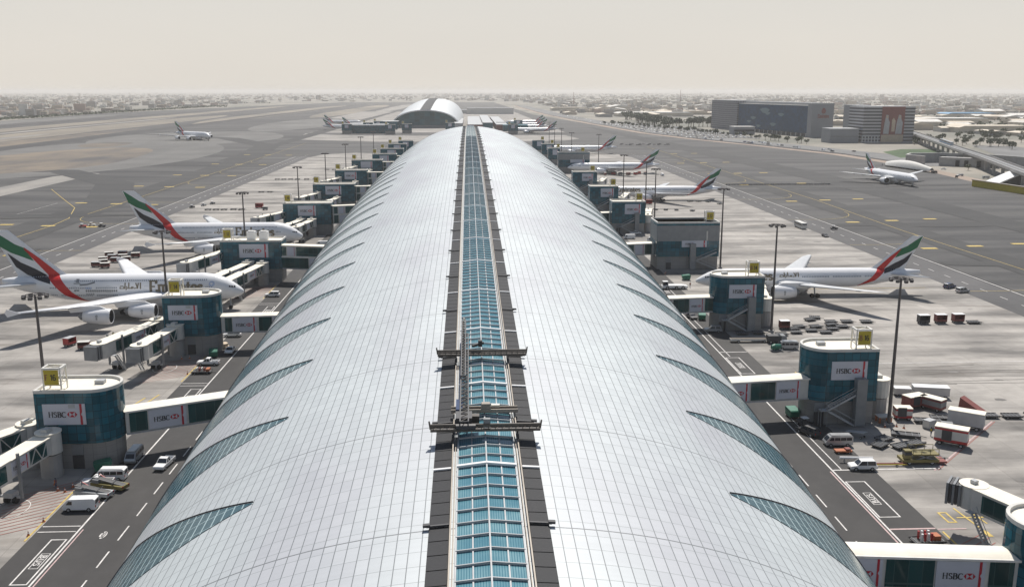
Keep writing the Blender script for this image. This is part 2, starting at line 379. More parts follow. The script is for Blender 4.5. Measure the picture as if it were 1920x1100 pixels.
M['rubbered'] = streak_mat('rubber_darkened_asphalt', (.060, .060, .060), (.034, .034, .036), .01, .05, lo=.3, hi=.7)
def band(pts, w, z):
    P_ = [Vector(p) for p in pts]; L = []; R2 = []
    for i, p in enumerate(P_):
        d = (P_[min(i + 1, len(P_) - 1)] - P_[max(i - 1, 0)]).normalized(); n_ = Vector((d.y, -d.x)) * w / 2 * (.35 if i in (0, len(P_) - 1) else 1); L.append(tuple(p - n_)); R2.append(tuple(p + n_))
    sheet('taxiway', L + R2[::-1], z, M['rubbered'])
band([(-522, 520), (-520, 900), (-525, 1500), (-520, 2600), (-500, 4600)], 30, .045); band([(-860, 700), (-858, 1600), (-850, 4200)], 40, .05)
band([(-206, 120), (-206, 420), (-212, 560), (-250, 680), (-330, 790), (-440, 800), (-520, 760)], 26, .05); band([(-208, 380), (-212, 900), (-240, 1150), (-330, 1330), (-510, 1480)], 30, .055)
band([(-230, 900), (-235, 1700), (-225, 3200)], 26, .06); band([(203, 60), (204, 600), (205, 1150)], 24, .05); band([(262, 200), (264, 700), (240, 1200), (215, 1700)], 30, .055)
band([(176, 452), (230, 448), (330, 455)], 16, .06); band([(178, 345), (240, 340), (335, 352)], 20, .06); band([(180, 640), (250, 633), (345, 645)], 18, .06); band([(-176, 505), (-240, 500), (-330, 512), (-420, 500)], 18, .118); band([(-178, 392), (-260, 396), (-330, 385)], 16, .118)
# aprons and roads beside the concourse
sheet('apron', [(-158, -300), (-65.8, -300), (-65.8, 985), (-120, 1010), (-150, 985), (-158, 940)], .0, M['apron'])
sheet('apron', [(68.1, -300), (159, -300), (159, 930), (150, 985), (120, 1010), (68.1, 985)], .0, M['apron'])
sheet('service_road', rect(-65.8, 68.1, -300, 985), .02, M['asphalt_dark'])
sheet('perimeter_road', rect(-171.5, -158, -300, 960), .0, M['perimeter'])
sheet('perimeter_road', rect(159, 174.5, -300, 960), .0, M['perimeter'])
# far apron round the second concourse
sheet('apron', [(-250, 1480), (-190, 1420), (-150, 1400), (140, 1400), (150, 1300), (125, 1250), (60, 1230), (-120, 1230), (-230, 1290)], .0, M['apron'])
sheet('apron', [(-250, 1500), (150, 1500), (140, 3000), (-330, 3000), (-330, 2300), (-230, 2150), (-215, 1700)], .005, M['apron'])

# painted markings
mk = MB(); ZM = .075
def seg(b, p, q, w, mat, z=ZM):
    dx, dy = q[0] - p[0], q[1] - p[1]; L = math.hypot(dx, dy); nx, ny = -dy / L * w / 2, dx / L * w / 2
    b.face([(p[0] + nx, p[1] + ny, z), (p[0] - nx, p[1] - ny, z), (q[0] - nx, q[1] - ny, z), (q[0] + nx, q[1] + ny, z)], mat)
W_, PK, YL, RD = M['mark_white'], M['mark_pink'], M['mark_yellow'], M['mark_red']
seg(mk, (-59.7, -100), (-59.7, 960), .28, W_); seg(mk, (-59.15, -100), (-59.15, 133.5), .2, PK, .079)
seg(mk, (60.9, -100), (60.9, 960), .28, W_); seg(mk, (60.35, 100), (60.35, 150), .25, PK, .079); seg(mk, (62.6, 150.7), (62.6, 180), .2, W_); seg(mk, (62.6, 222), (62.6, 262), .2, W_)
for k in range(-8, 90):
    seg(mk, (-52.75, 129.7 + 8.1 * k), (-52.75, 134.4 + 8.1 * k), .22, W_)
    seg(mk, (54.5, 137.6 + 8.1 * k + 6.6), (54.5, 142.3 + 8.1 * k + 6.6), .22, W_)
def boxout(b, x0, x1, y0, y1, w, mat, z=ZM):
    seg(b, (x0, y0 - w / 2), (x0, y1 + w / 2), w, mat, z); seg(b, (x1, y0 - w / 2), (x1, y1 + w / 2), w, mat, z); seg(b, (x0 + w / 2, y0), (x1 - w / 2, y0), w, mat, z); seg(b, (x0 + w / 2, y1), (x1 - w / 2, y1), w, mat, z)
BAYS_L = [117.4, 188.5, 270, 362, 462, 560, 650]; BAYS_R = [132.2, 207.5, 292, 385, 460]
def paint_text(b, text, cx, cy, hx, ly, ang, mat, z=.085, thick=.2, thin=.16):
    q, wd = strokes(text, thick, thin, .12); k = 0
    for f in q:
        pts = []
        for (x, y) in f:
            u = (x / wd - .5) * ly; v = (y - .5) * hx
            pts.append((cx + u * math.cos(ang) - v * math.sin(ang), cy + u * math.sin(ang) + v * math.cos(ang), z + .0015 * k))
        b.face(pts, mat); k += 1
for y in BAYS_L:
    boxout(mk, -62.45, -60.3, y, y + 12.9, .22, W_); boxout(mk, -61.95, -60.75, y + 4.3, y + 8.6, .12, W_, .080)
    paint_text(mk, 'BUS', -61.35, y + 6.45, .75, 3.4, -PI / 2, W_)
    for yy in (y + 15.5, y + 17.3): seg(mk, (-65.6, yy), (-60, yy), .22, W_)
for y in BAYS_R:
    boxout(mk, 61.3, 64.5, y, y + 13.4, .22, W_); boxout(mk, 62.35, 63.55, y + 4.5, y + 8.9, .12, W_, .080)
    paint_text(mk, 'BUS', 62.95, y + 6.7, .75, 3.4, PI / 2, W_)
    seg(mk, (61.1, y + 18.4), (68 + (12 if y < 140 else 0), y + 18.4), .35, W_); seg(mk, (61.1, y - 4.1), (68, y - 4.1), .4, PK)
seg(mk, (78.5, 149.7), (101.8, 173.4), .3, PK); seg(mk, (79.3, 149.9), (102.3, 173.3), .15, RD)
seg(mk, (84, 214.1), (158, 215.1), .3, W_); seg(mk, (84, 300.5), (150, 301.5), .2, YL); seg(mk, (68.2, 127.8), (72.6, 127.8), .3, PK)
# stand lead-in lines, yellow figures on the right stands
for y0 in (131.5, 205, 270):
    seg(mk, (73, y0), (78.5, y0), .3, YL); seg(mk, (74.8, y0 - 4.5), (74.2, y0 + 3.3), .3, YL, .080); seg(mk, (76.6, y0 - 2.2), (76.1, y0 + 2.2), .25, YL, .081)
    mk.face([(74.5, y0 - 6.4, .082), (75.3, y0 - 6.4, .082), (75.2, y0 - 4.4, .082), (74.4, y0 - 4.4, .082)], YL)
    boxout(mk, 71, 72.2, y0 - 1.5, y0 + 1.8, .3, YL)
for y0, mat in ((195, YL), (268, YL), (352, YL)):
    seg(mk, (-72.4, y0 - 9), (-70.5, y0 + 1), .35, mat); seg(mk, (-70.2, y0 - 9), (-68.2, y0 + 3), .35, mat, .080)
    mk.face([(-69, y0 - 6, .082), (-67.8, y0 - 6, .082), (-67.6, y0 - 4, .082), (-68.8, y0 - 4, .082)], mat)
# red hatching by the jet bridge wheels
for y0 in (132, 209, 296):
    for k in range(13):
        seg(mk, (-76 + k * .2, y0 + k * 1.45 - 3), (-66.3, y0 + k * 1.45 + 3.0), .14, RD, .075 + .0005 * k)
    seg(mk, (-66.2, y0 - 2), (-66.2, y0 + 19), .25, YL, .086)
    rr = [(-73.2 + 2.6 * math.cos(t / 10 * PI), y0 + 9 + 3.6 * math.sin(t / 10 * PI)) for t in range(21)]
    for a, b_ in zip(rr, rr[1:]): seg(mk, a, b_, .14, W_, .09)
for y0 in (108, 186):
    for k in range(10): seg(mk, (68.6, y0 + k * 1.6), (74.5, y0 + k * 1.6 + 4), .14, RD, .075 + .0005 * k)
    seg(mk, (68.4, y0 - 2), (68.6, y0 + 19), .3, YL, .086)
# speed roundels on the service road
for cx, cy in ((-55.5, 131.5), (-49.6, 140.4)):
    for r_, mat, z in ((1.15, RD, .05), (.78, W_, .081)):
        mk.face([(cx + r_ * .62 * math.cos(t / 12 * PI), cy + r_ * 1.5 * math.sin(t / 12 * PI), z) for t in range(24)], mat)
    paint_text(mk, '30', cx, cy, 1.7, .75, 0, M['ink'], .087)
# perimeter roads and taxi lines
for s, x0, x1 in ((-1, -172.3, -165), (1, 175.3, 167)):
    seg(mk, (x0, -200), (x0, 955), .45, W_); seg(mk, (x0 + s * 1.6, -200), (x0 + s * 1.6, 955), .3, M['shoulder'])
    for k in range(70): seg(mk, (x1, 150 + k * 12), (x1, 154.5 + k * 12), .3, W_)
def curve_line(pts, w, mat, z=.115):
    for a, b_ in zip(pts, pts[1:]): seg(mk, a, b_, w, mat, z)
curve_line([(201, 100), (201, 430), (206, 560), (206, 1100)], .3, YL); curve_line([(-203, 60), (-203, 465), (-206, 492), (-221, 537), (-250, 590), (-278, 642)], .35, YL)
curve_line([(-203, 500), (-203, 1200)], .3, YL); curve_line([(-240, 300), (-240, 560)], .25, W_)
for y in (295, 390, 470, 561, 660, 748, 860, 985):
    for s in (-1, 1):
        pts = [(s * (201 - 26 * (1 - math.cos(t))), y - 26 * s * 0 + 30 - 30 * math.sin(t)) for t in [PI / 2 * i / 8 for i in range(9)]]
        curve_line([(s * 160, y), (s * 176, y)] + pts[::-1], .25, YL, .12)
        for k in range(3): mk.face([(s * (186 + 22 * k), y - 12 + 5 * k, .118), (s * (186 + 22 * k) + 6.5, y - 12 + 5 * k, .118), (s * (186 + 22 * k) + 6.5, y - 9 + 5 * k, .118), (s * (186 + 22 * k), y - 9 + 5 * k, .118)], YL)
tm = MB(); r8 = random.Random(3); M['rub'] = plain('tyre_rubber_on_concrete', (.20, .185, .17), .8, var=.25, scale=.3); M['oil'] = plain('oil_stain', (.13, .12, .11), .6, var=.3, scale=.5)
kk = 0
for y0 in (135, 205, 281, 392, 470, 561, 650, 748, 860):
    for s in (-1, 1):
        for j in range(9):
            xa = r8.uniform(84, 125); xb = xa + r8.uniform(8, 32); yy = y0 + r8.choice((-6, -5.2, 0, 5.4, 6.2)) + r8.uniform(-1.6, 1.6); kk += 1
            seg(tm, (s * xa, yy), (s * min(157, xb), yy + r8.uniform(-2.5, 2.5)), r8.uniform(.16, .5), M['rub'], .06 + .0004 * (kk % 30))
        for j in range(8):
            cx_, cy_, q = s * r8.uniform(80, 150), y0 + r8.uniform(-26, 26), r8.uniform(.3, 1.3); kk += 1
            tm.face([(cx_ + q * math.cos(a) * r8.uniform(.9, 2.2), cy_ + q * math.sin(a) * r8.uniform(.6, 1), .06 + .0004 * (kk % 30)) for a in [2 * PI * i / 12 for i in range(12)]], M['oil'])
struct(tm.build('apron_stains'))
mko = mk.build('road_markings'); struct(mko)
# ---------------------------------------------------------------- the long metal-roofed concourse
def hh(Y): return 39.5 - 5.75e-5 * (Y - 520) ** 2
def aa(Y): return 57.0 - 5.43e-5 * (Y - 560) ** 2
CX0 = 1.0
def endf(Y):
    t = max(0., (Y - 930) / 75.); return math.sqrt(max(0., 1 - min(1, t) ** 2.2))
def surf(Y, t, off=0.0):
    """point on the roof, t = angle in degrees from the right springing line"""
    a, h = aa(Y), hh(Y); k = .35 + .65 * endf(Y) if Y > 930 else 1
    r = math.radians(t)
    nx, nz = h * math.cos(r), a * math.sin(r); L = math.hypot(nx, nz)
    return (CX0 + (a * math.cos(r)) * k + nx / L * off, Y, h * math.sin(r) * k + nz / L * off)
def topz(X, Y): return hh(Y) * math.sqrt(max(0, 1 - ((X - CX0) / aa(Y)) ** 2))

def roof_mat():
    m, nt, b = new_mat('roof_metal_panels')
    uv = N(nt, 'ShaderNodeUVMap'); sp = N(nt, 'ShaderNodeSeparateXYZ'); nt.links.new(uv.outputs[0], sp.inputs[0])
    def fr(src, s, w, ofs=0.0):
        d = N(nt, 'ShaderNodeMath', op='MULTIPLY_ADD'); d.inputs[1].default_value = 1 / s; d.inputs[2].default_value = ofs; nt.links.new(src, d.inputs[0])
        f = N(nt, 'ShaderNodeMath', op='FRACT'); nt.links.new(d.outputs[0], f.inputs[0])
        l = N(nt, 'ShaderNodeMath', op='LESS_THAN'); l.inputs[1].default_value = w / s; nt.links.new(f.outputs[0], l.inputs[0])
        fl = N(nt, 'ShaderNodeMath', op='FLOOR'); nt.links.new(d.outputs[0], fl.inputs[0]); return l.outputs[0], fl.outputs[0]
    u = sp.outputs['X']; v = sp.outputs['Y']
    lu, fu = fr(u, 1.05, .085); lv, fv = fr(v, 2.21, .07, .02); lj, fj = fr(v, 22.1, .17, -(74.0 - .09) / 22.1)
    cb = N(nt, 'ShaderNodeCombineXYZ'); nt.links.new(fu, cb.inputs[0]); nt.links.new(fv, cb.inputs[1])
    wn = N(nt, 'ShaderNodeTexWhiteNoise'); nt.links.new(cb.outputs[0], wn.inputs['Vector'])
    # broad batches of panels, slightly mauve or bluish
    mp = N(nt, 'ShaderNodeMapping'); mp.inputs['Scale'].default_value = (.07, .045, 1); nt.links.new(cb.outputs[0], mp.inputs[0])
    no = N(nt, 'ShaderNodeTexNoise'); no.inputs['Scale'].default_value = 1; no.inputs['Detail'].default_value = 2; nt.links.new(mp.outputs[0], no.inputs['Vector'])
    r = N(nt, 'ShaderNodeValToRGB'); nt.links.new(no.outputs['Fac'], r.inputs[0]); e = r.color_ramp.elements
    e[0].position = .36; e[0].color = (.445, .46, .49, 1); e[1].position = .62; e[1].color = (.51, .55, .565, 1)
    x = r.color_ramp.elements.new(.48); x.color = (.475, .505, .525, 1)
    mr = N(nt, 'ShaderNodeMapRange'); mr.inputs['To Min'].default_value = .975; mr.inputs['To Max'].default_value = 1.02; nt.links.new(wn.outputs['Value'], mr.inputs['Value'])
    sc = N(nt, 'ShaderNodeVectorMath', op='SCALE'); nt.links.new(r.outputs[0], sc.inputs[0]); nt.links.new(mr.outputs[0], sc.inputs['Scale'])
    mp2 = N(nt, 'ShaderNodeMapping'); mp2.inputs['Scale'].default_value = (.05, 1.6, 1); nt.links.new(uv.outputs[0], mp2.inputs[0])
    n2 = N(nt, 'ShaderNodeTexNoise'); n2.inputs['Scale'].default_value = 1; n2.inputs['Detail'].default_value = 4; nt.links.new(mp2.outputs[0], n2.inputs['Vector'])
    r2 = N(nt, 'ShaderNodeMapRange'); r2.inputs['From Min'].default_value = .3; r2.inputs['From Max'].default_value = .7; r2.inputs['To Min'].default_value = .965; r2.inputs['To Max'].default_value = 1.02; nt.links.new(n2.outputs['Fac'], r2.inputs['Value'])
    s2 = N(nt, 'ShaderNodeVectorMath', op='SCALE'); nt.links.new(sc.outputs[0], s2.inputs[0]); nt.links.new(r2.outputs[0], s2.inputs['Scale']); sc = s2
    def mix(f, a, col):
        q = N(nt, 'ShaderNodeMix', data_type='RGBA'); nt.links.new(f, q.inputs['Factor']); nt.links.new(a, q.inputs['A']); q.inputs['B'].default_value = (*col, 1); return q.outputs['Result']
    c = mix(lv, sc.outputs[0], (.26, .28, .29)); c = mix(lu, c, (.17, .185, .195)); c = mix(lj, c, (.17, .18, .19))
    nt.links.new(c, b.inputs['Base Color'])
    b.inputs['Metallic'].default_value = .12
    rr = N(nt, 'ShaderNodeMapRange'); rr.inputs['To Min'].default_value = .48; rr.inputs['To Max'].default_value = .54; nt.links.new(wn.outputs['Value'], rr.inputs['Value'])
    nt.links.new(rr.outputs[0], b.inputs['Roughness'])
    return m
M['roof'] = roof_mat()
def cres_mat():
    m, nt, b = new_mat('crescent_window_glass')
    uv = N(nt, 'ShaderNodeUVMap'); sp = N(nt, 'ShaderNodeSeparateXYZ'); nt.links.new(uv.outputs[0], sp.inputs[0])
    outs = []
    for src, s, w in ((sp.outputs['X'], 1.05, .15), (sp.outputs['Y'], 2.21, .09)):
        d = N(nt, 'ShaderNodeMath', op='DIVIDE'); d.inputs[1].default_value = s; nt.links.new(src, d.inputs[0])
        f = N(nt, 'ShaderNodeMath', op='FRACT'); nt.links.new(d.outputs[0], f.inputs[0])
        l = N(nt, 'ShaderNodeMath', op='LESS_THAN'); l.inputs[1].default_value = w / s; nt.links.new(f.outputs[0], l.inputs[0]); outs.append(l.outputs[0])
    a = N(nt, 'ShaderNodeMath', op='MAXIMUM'); nt.links.new(outs[0], a.inputs[0]); nt.links.new(outs[1], a.inputs[1])
    q = N(nt, 'ShaderNodeMix', data_type='RGBA'); nt.links.new(a.outputs[0], q.inputs['Factor']); q.inputs['A'].default_value = (.025, .085, .115, 1); q.inputs['B'].default_value = (.34, .46, .49, 1)
    nt.links.new(q.outputs['Result'], b.inputs['Base Color']); b.inputs['Roughness'].default_value = .22; b.inputs['Specular IOR Level'].default_value = .5
    return m
M['crescent'] = cres_mat()
def sky_mat():
    m, nt, b = new_mat('skylight_glass')
    tc = N(nt, 'ShaderNodeTexCoord'); sp = N(nt, 'ShaderNodeSeparateXYZ'); nt.links.new(tc.outputs['Object'], sp.inputs[0])
    d = N(nt, 'ShaderNodeMath', op='DIVIDE'); d.inputs[1].default_value = .21; nt.links.new(sp.outputs['X'], d.inputs[0])
    f = N(nt, 'ShaderNodeMath', op='FRACT'); nt.links.new(d.outputs[0], f.inputs[0])
    l = N(nt, 'ShaderNodeMath', op='LESS_THAN'); l.inputs[1].default_value = .3; nt.links.new(f.outputs[0], l.inputs[0])
    no = N(nt, 'ShaderNodeTexNoise'); no.inputs['Scale'].default_value = .25; no.inputs['Detail'].default_value = 3; nt.links.new(tc.outputs['Object'], no.inputs['Vector'])
    r = N(nt, 'ShaderNodeValToRGB'); nt.links.new(no.outputs['Fac'], r.inputs[0]); r.color_ramp.elements[0].position = .35; r.color_ramp.elements[1].position = .68
    r.color_ramp.elements[0].color = (.07, .20, .26, 1); r.color_ramp.elements[1].color = (.19, .34, .38, 1)
    q = N(nt, 'ShaderNodeMix', data_type='RGBA'); nt.links.new(l.outputs[0], q.inputs['Factor']); nt.links.new(r.outputs[0], q.inputs['A']); q.inputs['B'].default_value = (.05, .165, .22, 1)
    nt.links.new(q.outputs['Result'], b.inputs['Base Color']); b.inputs['Roughness'].default_value = .12; b.inputs['Specular IOR Level'].default_value = .5
    return m
M['skyglass'] = sky_mat()
M['strip'] = glass_mat('dark_ridge_panels', (.028, .029, .033), (.015, .015, .016), 50, 50, lw=.0001, rough=.6, var=.02, spec=.2)

Y0, Y1 = 8.0, 1004.0
con = thing('concourse', 'very long silver vaulted concourse with glazed ridge and crescent windows', 'terminal building', (0, 0, 0))
# roof shell, split along the ridge with arc length uv
NS = 240; KT = 84
ys = [Y0 + (Y1 - Y0) * i / NS for i in range(NS + 1)]
vs = []; uvs = []
for Y in ys:
    a, h = aa(Y), hh(Y); s = 0; prev = None; row = []
    for k in range(KT + 1):
        p = surf(Y, 180 * k / KT)
        if prev: s += math.hypot(p[0] - prev[0], p[2] - prev[2])
        prev = p; vs.append(p); row.append(s)
    uvs += [(r_ - row[KT // 2], Y) for r_ in row]
me = bpy.data.meshes.new('roof'); W1 = KT + 1
fs = [(i * W1 + k, i * W1 + k + 1, (i + 1) * W1 + k + 1, (i + 1) * W1 + k) for i in range(NS) for k in range(KT)]
me.from_pydata(vs, [], fs); me.materials.append(M['roof']); ul = me.uv_layers.new(name='UVMap')
for i, lp in enumerate(me.loops): ul.data[i].uv = uvs[lp.vertex_index]
me.polygons.foreach_set('use_smooth', [True] * len(fs)); me.update()
ro = bpy.data.objects.new('roof', me); COL.objects.link(ro); ro.parent = con; recalc(ro, False)
# end walls of glass
for Y in (Y0 + .02, Y1 - .02):
    b = MB(); b.face([surf(Y, 180 * k / 40, -.05) for k in range(41)], M['teal']); b.build('end_wall', con)
# crescent windows
import bisect
def arc_s(Y, t):  # arc length from crest, matching the roof uv closely enough
    a, h = aa(Y), hh(Y); n = 12; s = 0; p0 = None
    for i in range(n + 1):
        r = math.radians(90 + (t - 90) * i / n); p = (a * math.cos(r), h * math.sin(r))
        if p0: s += math.hypot(p[0] - p0[0], p[1] - p0[1])
        p0 = p
    return s if t > 90 else -s
for side in (0, 1):
    for k in range(-2, 38):
        tip = 87.6 + 22.1 * k
        if tip < 30 or tip > 915: continue
        b = MB(); n = 26; up = []; lo = []
        for i in range(n + 1):
            u = i / n; t = 58.3 - 54 * u
            w1 = 19 * u if u < .5 else 9.5 - (u - .5) * 13; w2 = -4.3 * math.tanh(3.2 * u) * (1 - .5 * max(0, u - .5) / .5)
            up.append((tip + w1, t)); lo.append((tip + w2, t))
        f = (lambda t: 180 - t) if side else (lambda t: t)
        for i in range(n):
            for j in range(3):
                q = []
                for (ii, jj) in ((i, j), (i, j + 1), (i + 1, j + 1), (i + 1, j)):
                    y_ = lo[ii][0] + (up[ii][0] - lo[ii][0]) * jj / 3; q.append((y_, f(lo[ii][1])))
                b.face([surf(y, t, .06) for y, t in q], M['crescent'], [(arc_s(y, t), y) for y, t in q])
        co = b.build('crescent_window', con); co.data.polygons.foreach_set('use_smooth', [True] * len(co.data.polygons)); recalc(co)
        if 30 < tip < 420:
            e = MB()
            for (y0_, t0), (y1_, t1) in zip(up, up[1:]):
                e.face([surf(y0_, f(t0), .07), surf(y0_ + .12, f(t0), .2), surf(y1_ + .12, f(t1), .2), surf(y1_, f(t1), .07)], M['dark'])
            e.build('window_hood', co)
# ridge: dark strips, beige rails, skylight
SC = .25
def ridge(Y, x, off): return (SC + x, Y, topz(SC + x, Y) + off)
step = 2.21; yr = []; y = 52.0
while y < 928: yr.append(y); y += step
for s in (-1, 1):
    b = MB(); c = MB(); d = MB()
    for ya, yb in zip(yr, yr[1:]):
        b.face([ridge(ya + .06, s * 3.42, .14), ridge(ya + .06, s * 5.08, .12), ridge(yb - .06, s * 5.08, .12), ridge(yb - .06, s * 3.42, .14)], M['strip'])
        d.face([ridge(ya, s * 3.3, .05), ridge(ya, s * 5.1, .05), ridge(yb, s * 5.1, .05), ridge(yb, s * 3.3, .05)], M['tyre'])
    b.build('dark_strip', con); d.build('dark_strip_bed', con)
    for ya, yb in zip(yr[::4], yr[4::4]):
        c.bar(ridge(ya, s * 3.28, .35), ridge(yb, s * 3.28, .35), .12, M['railbeige'], .3)
        c.bar(ridge(ya, s * 3.02, .28), ridge(yb, s * 3.02, .28), .08, M['railbeige'], .2)
    c.build('crane_rail', con)
gl = MB(); fr_ = MB(); cap = MB()
for ya, yb in zip(yr, yr[1:]):
    for x0, x1, z0, z1 in ((-2.75, 0, .2, .42), (0, 2.75, .42, .2)):
        gl.face([ridge(ya, x0, z0), ridge(ya, x1, z1), ridge(yb, x1, z1), ridge(yb, x0, z0)], M['skyglass'])
    big = abs(((ya - 85.15) % 22.1 + 11.05) % 22.1 - 11.05) < .6
    if not big and ya < 520:
        fr_.bar(ridge(ya, -2.8, .32), ridge(ya, 0, .56), .11, M['lgrey'], .18); fr_.bar(ridge(ya, 0, .56), ridge(ya, 2.8, .32), .11, M['lgrey'], .18)
for ya, yb in zip(yr[::4], yr[4::4]):
    for x in (-1.4, 1.4): fr_.bar(ridge(ya, x, .34), ridge(yb, x, .34), .12, M['lgrey'], .08)
    for x in (-2.78, 2.78): fr_.bar(ridge(ya, x, .27), ridge(yb, x, .27), .14, M['lgrey'], .2)
    cap.bar(ridge(ya, 0, .6), ridge(yb, 0, .6), .13, M['lgrey'], .12)
gl.build('skylight', con); fr_.build('skylight_frame', con); cap.build('ridge_cap', con)
k = 0
y = 62.95 + .1
while y < 925:
    b = MB(); b.bar(ridge(y, -2.85, .4), ridge(y, 0, .66), .4, M['white'], .2); b.bar(ridge(y, 0, .66), ridge(y, 2.85, .4), .4, M['white'], .2)
    for s in (-1, 1): b.bar(ridge(y, s * 3.4, .24), ridge(y, s * 5.08, .22), .34, M['white'], .14)
    b.build('cross_bar', con)
    b = MB(); yb = y + 11.1
    for s in (-1, 1): b = MB(); b.bar(ridge(yb, s * 3.4, .3), ridge(yb, s * 5.3, .28), .2, M['dark'], .16); b.bar(ridge(yb, s * 5.0, .4), ridge(yb, s * 5.6, .4), .4, M['dark'], .22); b.build('joint_bracket', con)
    y += 22.1

# ---------------------------------------------------------------- maintenance gantry on the ridge
gz = lambda Y: topz(SC, Y)
def girder(b, Y, x0, x1, z, w=.5):
    for dz, dy in ((0, -.45), (0, .45), (.55, -.45)):
        b.bar((x0, Y + dy, z + dz), (x1, Y + dy, z + dz), .22, M['bronze'], .26)
    b.box(((x0 + x1) / 2, Y, z - .05), (x1 - x0 - .4, .8, .08), M['dark'])
    x = x0 + .3
    while x < x1: b.bar((x, Y - .45, z), (x + .35, Y + .45, z), .08, M['bronze']); b.bar((x, Y - .45, z), (x, Y - .45, z + .55), .08, M['bronze']); x += .7
g = thing('maintenance_gantry', 'dark steel roof maintenance gantry riding the ridge rails with ladder boom', 'gantry', (0, -3.8, -.18))
for Y, ex in ((95.6, 5.6), (119.6, 5.6)):
    b = MB(); z = gz(Y) + 1.3; girder(b, Y, SC - ex, SC + ex, z)
    for s in (-1, 1): b.bar((SC + s * ex, Y - .3, z + .1), (SC + s * (ex + .12), Y - .3, z + .95), .16, M['bronze'])
    b.build('crossbeam', g)
    for s in (-1, 1):
        b = MB(); x = SC + s * 3.28
        b.bar((x, Y, z), (x, Y, z - .75), .2, M['dark']); b.box((x, Y, z - .8), (.3, 1.5, .25), M['dark'])
        b.bar((x, Y - .7, z - .6), (x, Y, z), .1, M['dark']); b.bar((x, Y + .7, z - .6), (x, Y, z), .1, M['dark']); b.build('bogie', g)
b = MB(); Y = 101.6; z = gz(Y) + 1.0
b.bar((SC - 3.6, Y - .5, z), (SC + 3.6, Y - .5, z), .16, M['railbeige'], .35); b.bar((SC - 3.6, Y + .5, z), (SC + 3.6, Y + .5, z), .16, M['railbeige'], .35)
b.box((SC, Y, z - .2), (7.2, 1.0, .08), M['bronze']); b.build('work_platform', g)
b = MB(); b.box((SC + .15, Y - .1, z + .45), (1.1, .9, .6), M['railbeige'], taper=.8); b.box((SC + 1.2, Y + .2, z + .35), (.9, .5, .25), M['cream']); b.build('control_cabin', g)
b = MB()
def lat(Ya, za, Yb, zb, x, w, h):
    n = int(abs(Yb - Ya) / 1.1) + 1
    for sx in (-1, 1):
        for sz in (0, 1): b.bar((x + sx * w, Ya, za + sz * h), (x + sx * w, Yb, zb + sz * h), .13, M['dark'])
    for i in range(n + 1):
        t = i / n; y_, z_ = Ya + (Yb - Ya) * t, za + (zb - za) * t
        b.bar((x - w, y_, z_), (x + w, y_, z_), .09, M['dark']); b.bar((x - w, y_, z_ + h), (x + w, y_, z_ + h), .09, M['dark']); b.bar((x - w, y_, z_), (x - w, y_, z_ + h), .08, M['dark']); b.bar((x + w, y_, z_), (x + w, y_, z_ + h), .08, M['dark'])
        if i < n:
            t2 = (i + 1) / n; y2, z2 = Ya + (Yb - Ya) * t2, za + (zb - za) * t2; b.bar((x - w, y_, z_ + h), (x + w, y2, z2 + h), .07, M['bronze'])
lat(94.6, gz(95) + 1.7, 124, gz(124) + 1.9, SC - 2.15, .42, .75)
b.build('lattice_boom', g)
b = MB(); lat(107, gz(107) + 2.5, 129, gz(129) + 2.7, SC - 2.3, .24, .4); b.bar((SC - 2.3, 126, gz(126) + 2), (SC - 2.3, 131.5, gz(131) + 2.6), .12, M['railbeige']); b.build('telescopic_arm', g)
b = MB(); b.box((SC - 2.2, 96.6, gz(96) + 1.9), (1.7, 2.2, 1.1), M['dark']); b.box((SC - 1.0, 97.2, gz(96) + 1.8), (.8, .9, .8), M['bronze']); b.box((SC - 2.7, 100.5, gz(99) + 1.7), (.7, 3.4, .8), M['navy']); b.tube([(SC - 3, 94.9, gz(96) + 1.7), (SC - 1.0, 94.9, gz(96) + 1.7)], .35, M['dark']); b.build('winch', g)
b = MB(); b.bar((SC - 1.2, 120.4, gz(120) + 2.1), (SC + .2, 121.2, gz(120) + 2.3), .3, M['dark']); b.box((SC - .2, 121, gz(120) + 2.3), (.5, .6, .8), M['dark']); b.box((SC + .15, 95.4, gz(95.6) + 2.0), (.7, .5, .9), M['grey']); b.build('gearbox', g)
